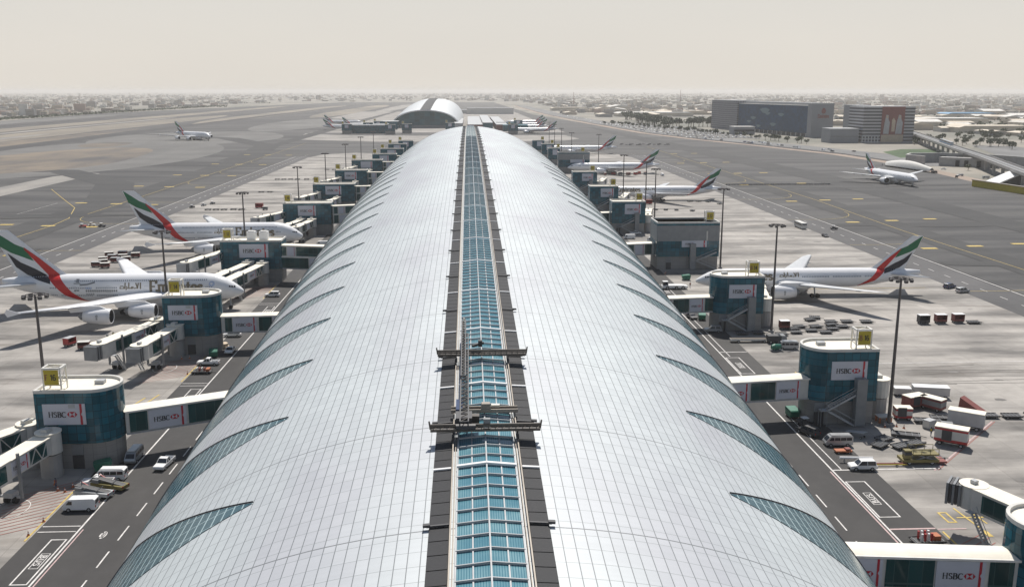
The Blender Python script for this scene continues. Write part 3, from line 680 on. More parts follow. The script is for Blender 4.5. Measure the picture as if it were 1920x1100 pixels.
# ---------------------------------------------------------------- gate buildings, link bridges, jet bridges, masts
def lay(b, quads, org, ux, uz, nrm, mat, k0=0):
    """put 2-D quads on a plane through org spanned by unit vectors ux, uz"""
    org = Vector(org); ux = Vector(ux); uz = Vector(uz); nrm = Vector(nrm)
    for k, q in enumerate(quads):
        b.face([org + ux * x + uz * y + nrm * (.0015 * (k + k0)) for x, y in q], mat)
def bank_banner(parent, org, ux, nrm, w, h, patch=False, detail=True):
    """white panel with black serif word, red and white hexagon mark and a notched red bar; org = lower left corner"""
    org = Vector(org); ux = Vector(ux); nrm = Vector(nrm); uz = Vector((0, 0, 1))
    b = MB(); o2 = org + nrm * .1
    vs = [org, org + ux * w, org + ux * w + uz * h, org + uz * h, o2, o2 + ux * w, o2 + ux * w + uz * h, o2 + uz * h]
    b.mesh(vs, [(0, 1, 2, 3), (4, 5, 6, 7), (0, 1, 5, 4), (1, 2, 6, 5), (2, 3, 7, 6), (3, 0, 4, 7)], M['banner'])
    if patch: lay(b, [[(w * .61, h * .8), (w * .77, h * .8), (w * .77, h * .97), (w * .61, h * .97)]], o2 + nrm * .02, ux, uz, nrm, M['lgrey'])
    ban = recalc(b.build('advertising_banner', parent))
    on = o2 + nrm * .025
    if detail:
        b = MB(); q, wd = strokes('HSBC', .2, .075, .0); th = min(h * .26, w * .42 / wd)
        q = [[(w * .13 + x * th, h * .37 + y * th) for x, y in f] for f in q]; lay(b, q, on, ux, uz, nrm, M['ink']); b.build('lettering', ban)
        x1 = w * .13 + wd * th + th * .1; hw = th * .95; hx = hw * .55; cx = x1 + hw; cy = h * .37 + th * .5; hh_ = th * .52
        b = MB(); lay(b, [[(cx - hx, cy + hh_), (cx, cy), (cx + hx, cy + hh_)], [(cx - hx, cy - hh_), (cx + hx, cy - hh_), (cx, cy)], [(cx - hw, cy), (cx - hx, cy - hh_), (cx - hx, cy + hh_)], [(cx + hw, cy), (cx + hx, cy + hh_), (cx + hx, cy - hh_)]], on, ux, uz, nrm, M['banner_red']); b.build('hexagon_mark', ban)
    b = MB(); xa, xb = w * .87, w * .925; n_ = w * .045
    lay(b, [[(xa, 0), (xb, 0), (xb, h * .5 - n_ * 1.3), ((xa + xb) / 2, h * .5), (xa, h * .5)], [(xa, h * .5), ((xa + xb) / 2, h * .5), (xb, h * .5 + n_ * 1.3), (xb, h), (xa, h)]], on, ux, uz, nrm, M['banner_red']); b.build('red_bar', ban)
    return ban

def gate(label, xc, y0, w, cs, sign, h=15.0, depth=9.0, bfrac=(.10, .64), sfrac=.12, stair=False, tall=False, patch=False, detail=True, style='round'):
    t = thing('gate_building', label, 'gate building', (xc, y0, 0), 0, 'gate buildings along the concourse')
    r = 4.4 if style == 'round' else .3
    def outline(ins):
        x0, x1, ya, yb = -w / 2 + ins, w / 2 - ins, ins, depth - ins; rr = max(.05, r - ins); pts = []
        if cs > 0:
            pts += [(x0, ya)]; pts += [(x1 - rr + rr * math.cos(a), ya + rr + rr * math.sin(a)) for a in [math.radians(-90 + 90 * i / 8) for i in range(9)]]
            pts += [(x1 - rr + rr * math.cos(a), yb - rr + rr * math.sin(a)) for a in [math.radians(90 * i / 8) for i in range(9)]]; pts += [(x0, yb)]
        else:
            pts += [(x1, ya), (x1, yb)]; pts += [(x0 + rr + rr * math.cos(a), yb - rr + rr * math.sin(a)) for a in [math.radians(90 + 90 * i / 8) for i in range(9)]]
            pts += [(x0 + rr + rr * math.cos(a), ya + rr + rr * math.sin(a)) for a in [math.radians(180 + 90 * i / 8) for i in range(9)]]
        return pts
    b = MB(); b.prism(outline(.35), 0, 4.7, M['blockwall']); b.build('base_wall', t)
    b = MB()
    if tall:
        b.prism(outline(0), 4.7, 10.4, M['teal']); b.build('glass_wall', t)
        b = MB(); b.prism(outline(-.02), 10.4, h - 1.3, M['grey']); b.build('upper_wall', t)
        b = MB(); b.prism(outline(0), h - 1.3, h - .5, M['teal']); b.build('cornice', t)
        b = MB(); b.box((w * .3, -.1, 12.4), (.5, .3, 3.4), M['offwhite']); b.build('downpipe', t)
    else:
        b.prism(outline(0), 4.7, h - .55, M['teal']); b.build('glass_wall', t)
    b = MB(); b.prism(outline(.3), h - .9, h - .5, M['cream']); b.build('roof_deck', t)
    b = MB(); o, i_ = outline(-.03), outline(.42); n = len(o)
    vs = [(x, y, h - .55) for x, y in o] + [(x, y, h) for x, y in o] + [(x, y, h) for x, y in i_] + [(x, y, h - .52) for x, y in i_]
    b.mesh(vs, [(k + j * n, (k + 1) % n + j * n, (k + 1) % n + (j + 1) * n, k + (j + 1) * n) for k in range(n) for j in range(3)], M['offwhite']); b.build('parapet', t)
    bw = (bfrac[1] - bfrac[0]) * w; bh = (3.7 if style == 'round' else 4.6) if not tall else 2.4; bz = (h - 6.1 if style == 'round' else h - 5.9) if not tall else 8.2
    bank_banner(t, (-w / 2 + bfrac[0] * w, -.03, bz), (1, 0, 0), (0, -1, 0), bw, bh, patch, detail)
    # rooftop stand number in its open frame
    sx = -w / 2 + sfrac * w; sw = 2.9; fz = h - .5
    b = MB()
    for x in (sx, sx + sw):
        for y in (.75, 3.2): b.bar((x, y, fz), (x, y, fz + 4.1), .22, M['sign_frame'])
        b.bar((x, .75, fz + 4.1), (x, 3.2, fz + 4.1), .3, M['sign_frame']); b.bar((x, .75, fz + 1.2), (x, 3.2, fz + 1.5), .14, M['sign_frame']); b.bar((x, .75, fz + 1.2), (x, 3.2, fz + 4.0), .12, M['sign_frame'])
    for y in (.75, 3.2): b.bar((sx, y, fz + 4.1), (sx + sw, y, fz + 4.1), .3, M['sign_frame']); b.bar((sx, y, fz + 1.2), (sx + sw, y, fz + 1.2), .16, M['sign_frame'])
    b.bar((sx, .75, fz + 4.1), (sx + sw, 3.2, fz + 4.1), .14, M['sign_frame']); fo = b.build('sign_frame', t)
    b = MB(); b.box((sx + sw / 2, .55, fz + 2.6), (sw - .5, .18, 2.6), M['sign_yellow']); po = b.build('stand_number_sign', t)
    if sign:
        b = MB(); a, n2 = sign.split(' '); q, wd = strokes(a, .2, .13); lay(b, [[(x * .8, y * .95) for x, y in f] for f in q], (sx + .4, .44, fz + 2.15), (1, 0, 0), (0, 0, 1), (0, -1, 0), M['brickred'])
        q, wd = strokes(n2, .2, .15); lay(b, [[(x * .8, y * .95) for x, y in f] for f in q], (sx + 1.35, .44, fz + 2.15), (1, 0, 0), (0, 0, 1), (0, -1, 0), M['ink']); b.build('stand_number', po)
    if detail:
        b = MB()
        dx = -w * .02 if cs > 0 else -w * .3
        b.box((dx, .32, 1.25), (1.9, .2, 2.5), M['dark']); b.build('door', t)
        b = MB(); b.box((dx, .30, 3.5), (2.0, .16, 1.9), M['grey']); b.build('louvre', t)
    if stair:
        cxs = w * .24 if not tall else w * .07
        b = MB(); b.box((cxs, -.95, 4.9), (2.0, 1.7, 9.4), M['grey']); b.build('lift_shaft', t)
        b = MB(); x0, x1 = -w * .23, cxs - 1.0
        if tall: x0, x1 = cxs + 1.2, w * .45
        for (za, zb, xa, xb) in ((0.2, 3.3, x1, x0), (3.3, 6.4, x0, x1)):
            for yy in (-.35, -1.45): b.bar((xa, yy, za), (xb, yy, zb), .12, M['lgrey'], .35); b.bar((xa, yy, za + 1.1), (xb, yy, zb + 1.1), .08, M['lgrey'])
            for i in range(12):
                f_ = i / 11; b.box((xa + (xb - xa) * f_, -.9, za + (zb - za) * f_), (.35, 1.0, .06), M['grey'])
        b.box((x0 - .6, -.9, 3.3), (1.4, 1.5, .15), M['lgrey'])
        for xx in (x0 - 1.2, x0): b.bar((xx, -.3, 0), (xx, -.3, 3.3), .12, M['grey']); b.bar((xx, -1.5, 0), (xx, -1.5, 4.4), .1, M['grey'])
        b.build('outside_stair', t)
    if style == 'round' and detail:
        b = MB(); b.box((w * .2 * cs, depth * .6, h - .2), (1.6, 1.2, .7), M['lgrey']); b.build('roof_plant', t)
    return t

LG = {1: 'left', -1: 'right'}
gate('teal glass gate building nearest at lower left with stand sign in open white frame', -68.8, 157.0, 13.2, 1, 'F 16', 14.3, patch=True)
gate('rounded teal gate building beside nose of the nearest parked double decker jet', -69.9, 229.7, 13.2, 1, 'F 14', 15.0, patch=True)
t = gate('wide teal gate building with two white roof plant boxes and double deck bridge', -75.1, 320.0, 20.6, 1, 'F 12', 14.6, bfrac=(.31, .78), sfrac=.05, style='sq')
for x, z in ((-.6, 0), (3.6, 0)): b = MB(); b.box((x, 5, 15.6), (2.9, 2.6, 2.6), M['white']); b.box((x, 5, 17.0), (2.2, 2.0, .3), M['offwhite']); b.build('roof_plant_box', t)
gate('fourth teal gate building on the left row behind the second parked jet', -74.3, 429.5, 21.5, 1, 'F 10', 14.6, bfrac=(.31, .68), sfrac=.03, style='sq')
for i, (x0, x1, y, s) in enumerate(((-85.9, -63.4, 519, 'F 8'), (-86.4, -66.3, 610.5, 'F 6'), (-86.7, -64.5, 701, 'F 5'), (-78, -58.8, 766, 'F 4'), (-78, -58, 837, 'F 3'), (-77.3, -60.1, 912, 'F 2'), (-72, -57, 971, 'F 1'))):
    gate(['fifth', 'sixth', 'seventh', 'eighth', 'ninth', 'tenth', 'farthest'][i] + ' teal gate building in the row left of the concourse', (x0 + x1) / 2, y, x1 - x0, 1, s, 14.6, bfrac=(.3, .68), sfrac=.02, detail=(i < 2), style='sq')
gate('curved teal gate building at far lower right edge behind long white bridge', 71.3, 99.5, 13.8, -1, None, 13.2, bfrac=(.45, .9), sfrac=.9)
gate('teal gate building on the right with outside stair, lift shaft and stand sign', 71.0, 173.3, 13.8, -1, 'B 16', 15.2, bfrac=(.33, .84), sfrac=.68, stair=True)
gate('teal gate building with outside stair standing before parked twin engine jet', 71.5, 247.3, 13.8, -1, 'B 14', 15.2, bfrac=(.30, .84), sfrac=.68, stair=True)
gate('tall wide gate building with plain grey upper storey on the right', 78.4, 338.0, 23.0, -1, 'B 12', 17.4, depth=13, bfrac=(.4, .8), sfrac=.78, stair=True, tall=True, style='sq')
gate('dark teal gate building with stair directly behind the grey topped one', 71.5, 427.0, 15.3, -1, 'B 10', 14.8, bfrac=(.38, .86), sfrac=.72, stair=True, style='sq')
for i, (x0, x1, y, s, tl) in enumerate(((62.9, 78.1, 500, 'B 8', 0), (63.7, 79, 591.5, 'B 6', 0), (69.7, 94.6, 752, 'B 5', 1), (68.8, 79, 838, 'B 4', 0), (68.4, 80, 906, 'B 3', 0), (63.7, 76, 972, 'B 2', 0))):
    gate(['fifth', 'sixth', 'broad grey topped', 'eighth', 'ninth', 'farthest'][i] + ' gate building in the row right of the concourse', (x0 + x1) / 2, y, x1 - x0, -1, s, 16.5 if tl else 14.6, bfrac=(.38, .84), sfrac=.72, detail=(i < 2), stair=(i < 2), style='sq', tall=bool(tl))

def panels_on_side(t, L, hw, z0, z1, seq, side, off=.04, detail=True):
    """a side wall of a bridge along local x: seq of (kind, start, end)"""
    ny = side; uxx = 1 if side < 0 else -1
    for kind, a, c in seq:
        if kind == 'g':
            b = MB(); b.box(((a + c) / 2, ny * (hw + off / 2), (z0 + z1) / 2), (c - a, off, z1 - z0), M['teal2']); b.build('glass_panel', t)
        elif kind == 'z':
            b = MB(); b.box(((a + c) / 2, ny * (hw + off / 2), (z0 + z1) / 2), (c - a, off, z1 - z0), M['teal2']); g_ = b.build('glass_panel', t)
            b = MB(); n = max(2, int((c - a) / 1.3)); yy = ny * (hw + off + .05)
            for i in range(n):
                xa = a + (c - a) * i / n; xb = a + (c - a) * (i + 1) / n
                b.bar((xa, yy, z0 if i % 2 else z1), (xb, yy, z1 if i % 2 else z0), .14, M['offwhite'])
            b.build('truss', g_)
        elif kind == 'b':
            bank_banner(t, ((a if side < 0 else c), ny * (hw + .0), z0), (uxx, 0, 0), (0, ny, 0), c - a, z1 - z0, False, detail)
def link(label, p, q, seq, z0=4.7, z1=8.9, w=3.4, double=False, detail=True, both=False):
    d = Vector((q[0] - p[0], q[1] - p[1])); L = d.length
    t = thing('link_bridge', label, 'link bridge', (p[0], p[1], 0), math.atan2(d.y, d.x), 'link bridges from the concourse to the gate buildings')
    hw = w / 2
    b = MB(); b.box((L / 2, 0, (z0 + z1) / 2), (L, w - .1, z1 - z0), M['offwhite']); b.build('wall', t)
    b = MB(); n = 8; pr = [(-hw - .15 + (w + .3) * i / n, z1 + .05 + .42 * math.sin(PI * i / n)) for i in range(n + 1)]
    vs = [(x, y, z) for x in (-.2, L + .1) for y, z in pr]; b.mesh(vs, [(i, i + 1, i + n + 2, i + n + 1) for i in range(n)] + [tuple(range(n + 1)), tuple(range(2 * n + 1, n, -1))], M['cream']); b.build('roof', t)
    b = MB()
    for s in (-1, 1): b.bar((0, s * (hw + .12), z1 - .05), (L, s * (hw + .12), z1 - .05), .22, M['sign_frame'], .3); b.bar((0, s * (hw + .1), z0 + .1), (L, s * (hw + .1), z0 + .1), .16, M['lgrey'], .2)
    b.build('edge_beam', t)
    for s in ((-1, 1) if both else (-1,)): panels_on_side(t, L, hw, z0 + .35, z1 - .3, seq if s < 0 else [(k, a, c) for k, a, c in seq], s, detail=detail)
    if double:
        b = MB(); b.box((L / 2, 0, z1 + 1.9), (L, w - .1, 3.7), M['offwhite']); b.build('upper_deck', t)
        b = MB(); b.box((L / 2, 0, z1 + 3.85), (L, w + .5, .25), M['cream']); b.build('upper_roof', t)
        panels_on_side(t, L, hw, z1 + .4, z1 + 3.4, [('g', .5, 2.2), ('b', 2.6, 5.4), ('g', 5.8, L - .3)], -1, detail=False)
    return t
link('white roofed link bridge slanting across the road at lower left', (-62.6, 162.5), (-42, 172.5), [('g', .6, 3.6), ('b', 3.8, 10.2), ('g', 10.6, 16.8), ('b', 17, 22)])
link('link bridge beside silver pickup behind the second left gate building', (-63.4, 234.3), (-44, 235.5), [('g', .9, 2.6), ('b', 2.8, 8.6), ('g', 9.2, 12.4), ('b', 12.6, 17.6)])
link('two storey link bridge with teal glass on the left of the roof', (-65.0, 322), (-48, 318), [('g', .5, 10), ('b', 10.4, 14)], double=True)
link('link bridge from the fourth left gate building', (-63.6, 433), (-49, 438), [('g', .5, 2.5), ('b', 3, 7), ('g', 7.4, 14)], double=True, detail=False)
for i, (x, y) in enumerate(((-63.4, 524), (-66.3, 615), (-64.5, 706), (-58.8, 771))):
    link(['fifth', 'sixth', 'seventh', 'eighth'][i] + ' link bridge along the left side of the concourse', (x, y), (-50, y + 2), [('g', .5, 2.5), ('b', 3, 7), ('g', 7.4, 10)], double=True, detail=False)
link('long white topped link bridge across the lower right corner of the picture', (42, 106.2), (66.5, 103.6), [('b', 1.6, 7.0), ('g', 7.4, 13.2), ('b', 13.4, 19.2), ('g', 19.7, 22.6)], z0=4.3, z1=8.6, w=3.3)
link('link bridge with two bank panels next to the green skip on the right', (43, 173.8), (65.5, 176.8), [('b', 4, 9.6), ('g', 10.0, 15.0), ('b', 15.2, 20.2)])
link('link bridge leading to gate building before the parked twin engine jet', (45, 249), (66, 251.5), [('b', 5, 8.4), ('g', 8.8, 13.2), ('b', 13.4, 17.4), ('g', 17.8, 20.5)])
link('link bridge to the tall grey topped gate building', (48, 341), (69, 345), [('g', 8, 11), ('b', 11.5, 15), ('g', 15.4, 18)], detail=False)
link('link bridge to the fourth right gate building', (50, 432), (65, 434), [('b', 5, 9), ('g', 9.4, 13)], detail=False)

def jet_bridge(label, p, q, z0=4.6, h=2.9, w=2.9, drive=.68, detail=True, cabturn=0.0, flip=1, seq=None, legh=None):
    """rotunda at p, cab at q"""
    d = Vector((q[0] - p[0], q[1] - p[1])); L = d.length; az = math.atan2(d.y, d.x)
    t = thing('jet_bridge', label, 'jet bridge', (p[0], p[1], 0), az, 'jet bridges at the gates')
    hw = w / 2; z1 = z0 + h
    b = MB(); b.tube([(0, 0, z0 - .3), (0, 0, z1 + .35)], 2.0, M['offwhite'], 16); ro_ = b.build('rotunda', t)
    b = MB(); b.tube([(0, 0, z1 + .36), (0, 0, z1 + .5)], 2.15, M['cream'], 16); b.box((.4, 0, z1 + .8), (1.5, 1.1, .6), M['offwhite']); b.build('rotunda_cap', ro_)
    b = MB(); b.tube([(0, 0, 0), (0, 0, z0 - .55)], 1.75, M['concrete_wall'], 16); b.tube([(0, 0, z0 - .55), (0, 0, z0 - .3)], 1.5, M['tyre'], 12); b.build('column', t)
    xs = L * .52
    for (xa, xb, e, nm) in ((1.6, xs, 0, 'inner_tunnel'), (xs - .3, L - 2.0, .22, 'outer_tunnel')):
        b = MB(); b.box(((xa + xb) / 2, 0, (z0 + z1) / 2), (xb - xa, w + 2 * e - .1, h + 2 * e), M['offwhite']); tn = b.build(nm, t)
        b = MB(); b.box(((xa + xb) / 2, 0, z1 + e + .06), (xb - xa, w + 2 * e + .2, .12), M['cream']); b.build('tunnel_roof', tn)
        ln = xb - xa; dd = detail and ln > 5
        for s in (-1, 1):
            if nm == 'inner_tunnel': panels_on_side(t, L, hw + e - .05, z0 + .3, z1 - .25, [('z', xa + ln * .12, xa + ln * .52), ('b', xa + ln * .56, xa + ln * .97)], s, detail=dd)
            else: panels_on_side(t, L, hw + e - .05, z0 + .2, z1 - .1, [('g', xa + ln * .12, xa + ln * .72)], s, detail=dd)
    # cab
    b = MB(); b.tube([(L - 1.2, 0, z0 - .2), (L - 1.2, 0, z1 + .3)], 1.95, M['offwhite'], 16); cb = b.build('cab', t)
    b = MB(); b.tube([(L - 1.2, 0, z1 + .31), (L - 1.2, 0, z1 + .4)], 2.05, M['cream'], 16); b.box((L - 1.2, 0, z1 + .7), (.8, .8, .5), M['lgrey']); b.build('cab_roof', cb)
    ca, sa = math.cos(cabturn), math.sin(cabturn)
    b = MB()
    for i in range(5):
        r0 = 1.6 + i * .42; b.box((L - 1.2 + ca * r0, sa * r0, (z0 + z1) / 2 + .1), (.34, 3.3 - (i % 2) * .25, h + .35 - (i % 2) * .2), M['dark'] if i % 2 else M['grey'], cabturn)
    b.build('bellows', t)
    # drive column
    xd = L * drive; b = MB()
    for s in (-1, 1): b.bar((xd, s * (hw + .45), .9), (xd, s * (hw + .45), z1 + .9), .38, M['grey'])
    b.bar((xd, -hw - .6, 1.1), (xd, hw + .6, 1.1), .35, M['lgrey']); b.box((xd, 0, 1.5), (1.6, 1.5, .8), M['lgrey'])
    dc = b.build('drive_column', t)
    for s in (-1, 1):
        b = MB(); b.tube([(xd, s * .75 - .28, .6), (xd, s * .75 + .28, .6)], .6, M['tyre'], 12); b.build('wheel', dc)
    if detail:
        b = MB(); xa, xb = L - 3.4, L - 6.4; y_ = flip * (hw + .9)
        b.bar((xa, y_ - .4, z0), (xb, y_ - .4, .3), .1, M['lgrey'], .3); b.bar((xa, y_ + .4, z0), (xb, y_ + .4, .3), .1, M['lgrey'], .3); b.bar((xa, y_ - .4, z0 + 1), (xb, y_ - .4, 1.3), .07, M['lgrey']); b.bar((xa, y_ + .4, z0 + 1), (xb, y_ + .4, 1.3), .07, M['lgrey'])
        for i in range(14): f_ = i / 13; b.box((xa + (xb - xa) * f_, y_, z0 + (.3 - z0) * f_), (.25, .8, .05), M['grey'])
        b.box((xa + .5, y_, z0), (1.0, 1.0, .1), M['lgrey']); b.build('service_stair', t)
    return t
jet_bridge('jet bridge nearest the camera at left with cream roof and wheeled drive column', (-72.4, 154.4), (-76.5, 130.5), flip=-1, drive=.45)
jet_bridge('jet bridge running off the left edge behind the nearest one', (-77.6, 159), (-88, 141.5), flip=-1)
jet_bridge('jet bridge with dark bellows beside the second left gate building', (-73.6, 229.2), (-76.2, 209.5), flip=-1, drive=.58)
jet_bridge('longer jet bridge reaching down-left under the wing of nearest double decker jet', (-79.6, 235.4), (-86, 211.5), flip=1, drive=.72)
jet_bridge('lowest of three jet bridges at nose of nearest double decker jet', (-70.6, 316.2), (-75.6, 285.5), z0=4.4)
jet_bridge('middle of three jet bridges behind the nearest double decker jet', (-75.6, 317), (-80.5, 290))
jet_bridge('upper jet bridge above the back of nearest double decker jet', (-84.6, 327), (-91.5, 300), z0=7.5)
jet_bridge('jet bridge at nose of the second double decker jet, lower', (-71.6, 425), (-74.6, 400), detail=False)
jet_bridge('jet bridge behind the second double decker jet, middle', (-76.6, 426), (-80.5, 402), detail=False)
jet_bridge('high jet bridge above the second double decker jet', (-84.3, 434), (-92.5, 409), z0=7.5, detail=False)
for i, (x, y) in enumerate(((-84.3, 526), (-85, 617), (-85, 706))):
    jet_bridge(['fifth', 'sixth', 'seventh'][i] + ' left gate jet bridge seen end on', (x + 1, y - 9), (x - 4.6, y - 35), z0=7.0, detail=False)
    jet_bridge(['fifth', 'sixth', 'seventh'][i] + ' left gate lower jet bridge', (x + 12, y - 11), (x + 9, y - 33), detail=False)
jet_bridge('cream roofed jet bridge at the far right edge with grey cab pointing left', (78.5, 110.5), (71.6, 127.2), flip=1, z0=4.7, cabturn=PI / 6, drive=.45)
jet_bridge('jet bridge folded behind the right gate building with the lift shaft', (80.3, 177.8), (82.5, 200), flip=1)
jet_bridge('jet bridge docked at the near side of the parked twin engine jet', (80.6, 253), (86.5, 281), flip=1, cabturn=PI / 5)
jet_bridge('jet bridge behind the fourth right gate building', (81.2, 432), (86, 456), detail=False)
jet_bridge('jet bridge behind the fifth right gate building', (80.6, 505), (88, 531), detail=False)
jet_bridge('jet bridge behind the sixth right gate building', (81.5, 598), (88, 622), detail=False)

def mast():
    t = thing('floodlight_mast', 'tall dark floodlight mast', 'light mast', (0, 0, 0), 0, 'floodlight masts along the apron')
    b = MB(); b.tube([(0, 0, 0), (0, 0, 15), (0, 0, 29.4)], [.36, .29, .2], M['mast'], 10); b.build('pole', t)
    b = MB(); b.tube([(1.7 * math.cos(a), 1.7 * math.sin(a), 29.3) for a in [2 * PI * i / 12 for i in range(13)]], .07, M['mast'], 5)
    for i in range(3): a = PI * i / 3; b.bar((-1.7 * math.cos(a), -1.7 * math.sin(a), 29.3), (1.7 * math.cos(a), 1.7 * math.sin(a), 29.3), .1, M['mast'])
    b.build('head_ring', t)
    for i in range(8):
        a = 2 * PI * i / 8; b = MB(); b.box((1.95 * math.cos(a), 1.95 * math.sin(a), 29.0), (.55, .6, .5), M['mast'], a); b.box((1.95 * math.cos(a), 1.95 * math.sin(a), 28.72), (.45, .5, .04), M['lgrey'], a); b.build('floodlight', t)
    b = MB(); b.box((0, 0, .25), (1.4, 1.4, .5), M['concrete_wall']); b.build('footing', t)
    return t
MS = [(-76.8, 164.6, 'beside the nearest left gate building, leftmost of all masts'), (-78.9, 241.1, 'in front of the nearest double decker jet fuselage'), (-80.2, 334.2, 'in front of the second double decker jet lettering'),
      (-81, 447.6, 'behind the second double decker jet'), (-82.6, 545.8, 'fifth along the left gate row'), (-83.2, 641, 'sixth along the left gate row'), (-83.9, 740, 'seventh along the left gate row'), (-84, 840, 'farthest along the left gate row'),
      (80.4, 172.3, 'beside the nearest right gate building, tallest in the picture'), (80.4, 245.7, 'in front of the engine of parked twin engine jet'), (91.2, 340, 'at the corner of the tall grey topped gate building'),
      (84, 430, 'beside the fourth right gate building'), (88, 474.6, 'between the fourth and fifth right gate buildings'), (84.6, 524, 'beyond the fifth right gate building'), (105.1, 777.6, 'outermost of the far right group'), (86.2, 809, 'in the far right group behind the broad gate building'),
      (86.8, 904, 'second farthest on the right'), (89.5, 1007, 'past the right end of the concourse'), (89.8, 1078, 'farthest on the right')]
m0 = mast()
for i, (x, y, l) in enumerate(MS):
    lab = 'tall dark floodlight mast ' + l
    if i == 0: m0.location = (x, y, 0); m0['label'] = lab
    else: dup(m0, (x, y, 0), .3 * i, lab)
# ---------------------------------------------------------------- airliners
def interp(tab, x):
    if x <= tab[0][0]: return tab[0][1:]
    for a, b in zip(tab, tab[1:]):
        if x <= b[0]:
            f = (x - a[0]) / (b[0] - a[0]); f = f * f * (3 - 2 * f) * .35 + f * .65
            return tuple(p + (q - p) * f for p, q in zip(a[1:], b[1:]))
    return tab[-1][1:]
A = dict(L=70.4, st=[(0, 5.3, .05, .05), (.25, 5.3, .62, .6), (.8, 5.35, 1.12, 1.1), (1.8, 5.5, 1.72, 1.75), (3.2, 5.8, 2.3, 2.45), (5.2, 6.25, 2.85, 3.2), (8, 6.65, 3.3, 3.85), (11.5, 6.8, 3.57, 4.2), (44, 6.8, 3.57, 4.2), (51, 7.05, 3.4, 3.92), (58, 7.6, 2.85, 3.2), (64, 8.15, 2.0, 2.3), (68.4, 8.55, 1.25, 1.45), (70.3, 8.75, .75, .9), (70.4, 8.75, .1, .1)],
         wing=[(0, 17.5, 19, 4.5, 2.6), (3.6, 20.5, 17, 4.7, 2.3), (14.5, 29, 11.2, 5.7, 1.2), (27, 38.4, 7.2, 6.8, .7), (39.4, 47.6, 3.6, 8.2, .28)], fence=2.2,
         stab=[(0, 57.5, 10.5, 8.4, .9), (2, 59, 9.2, 8.5, .8), (15, 67.8, 3.4, 9.7, .25)], fin=(52.0, 66.9, 13.8, 5.2, 10.4, 24.1, .5),
         eng=[(14.9, 21.4, 2.75, 2.1, 7.4), (25.7, 29.8, 3.85, 2.1, 7.4)], gear=[(4.2, [(0, .55, .55)]), (30, [(-2.6, .7, .6), (2.6, .7, .6)]), (33.2, [(-6, .7, .6), (6, .7, .6)])], win=(7.15, 4.9), text=(11.0, 15.8, 5.9, 3.3), cock=(2.1, 6.7))
B = dict(L=73.1, st=[(0, 4.65, .05, .05), (.3, 4.66, .6, .55), (1.1, 4.75, 1.1, 1.0), (2.4, 4.95, 1.65, 1.6), (4.4, 5.2, 2.3, 2.3), (7, 5.36, 2.85, 2.88), (10.5, 5.4, 3.1, 3.1), (50, 5.4, 3.1, 3.1), (57, 5.65, 2.8, 2.72), (64, 6.15, 2.0, 2.0), (69.5, 6.55, 1.15, 1.35), (72.8, 6.75, .35, .85), (73.1, 6.75, .1, .3)],
         wing=[(0, 22, 14.5, 4.0, 2.0), (3.1, 24.4, 12.8, 4.15, 1.7), (10, 29.6, 9.2, 4.9, 1.0), (20, 37.2, 6.2, 5.9, .6), (30, 44.8, 3.4, 6.9, .3), (32.4, 48.0, 1.0, 7.15, .1)], fence=0,
         stab=[(0, 61, 7.6, 6.5, .7), (1.5, 62, 7, 6.6, .6), (10.8, 69.4, 2.6, 7.2, .2)], fin=(57.6, 69.0, 10.2, 4.0, 8.1, 18.6, .42),
         eng=[(9.9, 21.8, 2.65, 2.2, 7.3)], gear=[(5.9, [(0, .55, .5)]), (37, [(-5.4, .65, .6), (5.4, .65, .6)])], win=(6.05, None), text=(9.5, 14.5, 5.4, 2.5), cock=(2.6, 5.8))
STR = dict(green=([(227, 361), (243, 370), (256, 378), (269, 383)], [(236, 381), (250, 388.5), (266, 394), (280, 399)]),
           black=([(245, 389), (262, 400.5), (280, 408), (303, 420)], [(255, 406), (270, 416), (285, 421), (304, 426)]),
           red=([(268, 382), (288, 395.4), (304, 408), (316, 418), (325, 427.5), (334, 437), (355, 452)], [(268, 385), (283.5, 401), (294, 412), (304.5, 423), (313, 431.5), (323, 440.5), (354, 454)]))
ARAB = [[(.05, .25), (.05, .05), (.5, .05), (.5, .3)], [(.12, .45), (.22, .45)], [(.3, .45), (.4, .45)], [(.65, .05), (.65, 1)], [(.85, .4), (.9, .1), (.75, -.15)], [(1.1, .05), (1.1, 1)], [(1.1, .08), (1.35, .08), (1.45, .3), (1.6, .3), (1.6, .08), (1.4, .05)], [(1.8, .05), (1.8, .1), (2.15, .1), (1.95, .95)], [(2.15, .1), (2.25, .95)], [(2.5, .05), (2.5, 1)]]
def seg2(polys, w):
    out = []
    for st in polys:
        for (ax, ay), (bx, by) in zip(st, st[1:]):
            L = math.hypot(bx - ax, by - ay); dx, dy = (bx - ax) / L * w / 2, (by - ay) / L * w / 2
            out.append([(ax - dx - dy, ay - dy + dx), (ax - dx + dy, ay - dy - dx), (bx + dx + dy, by + dy - dx), (bx + dx - dy, by + dy + dx)])
    return out
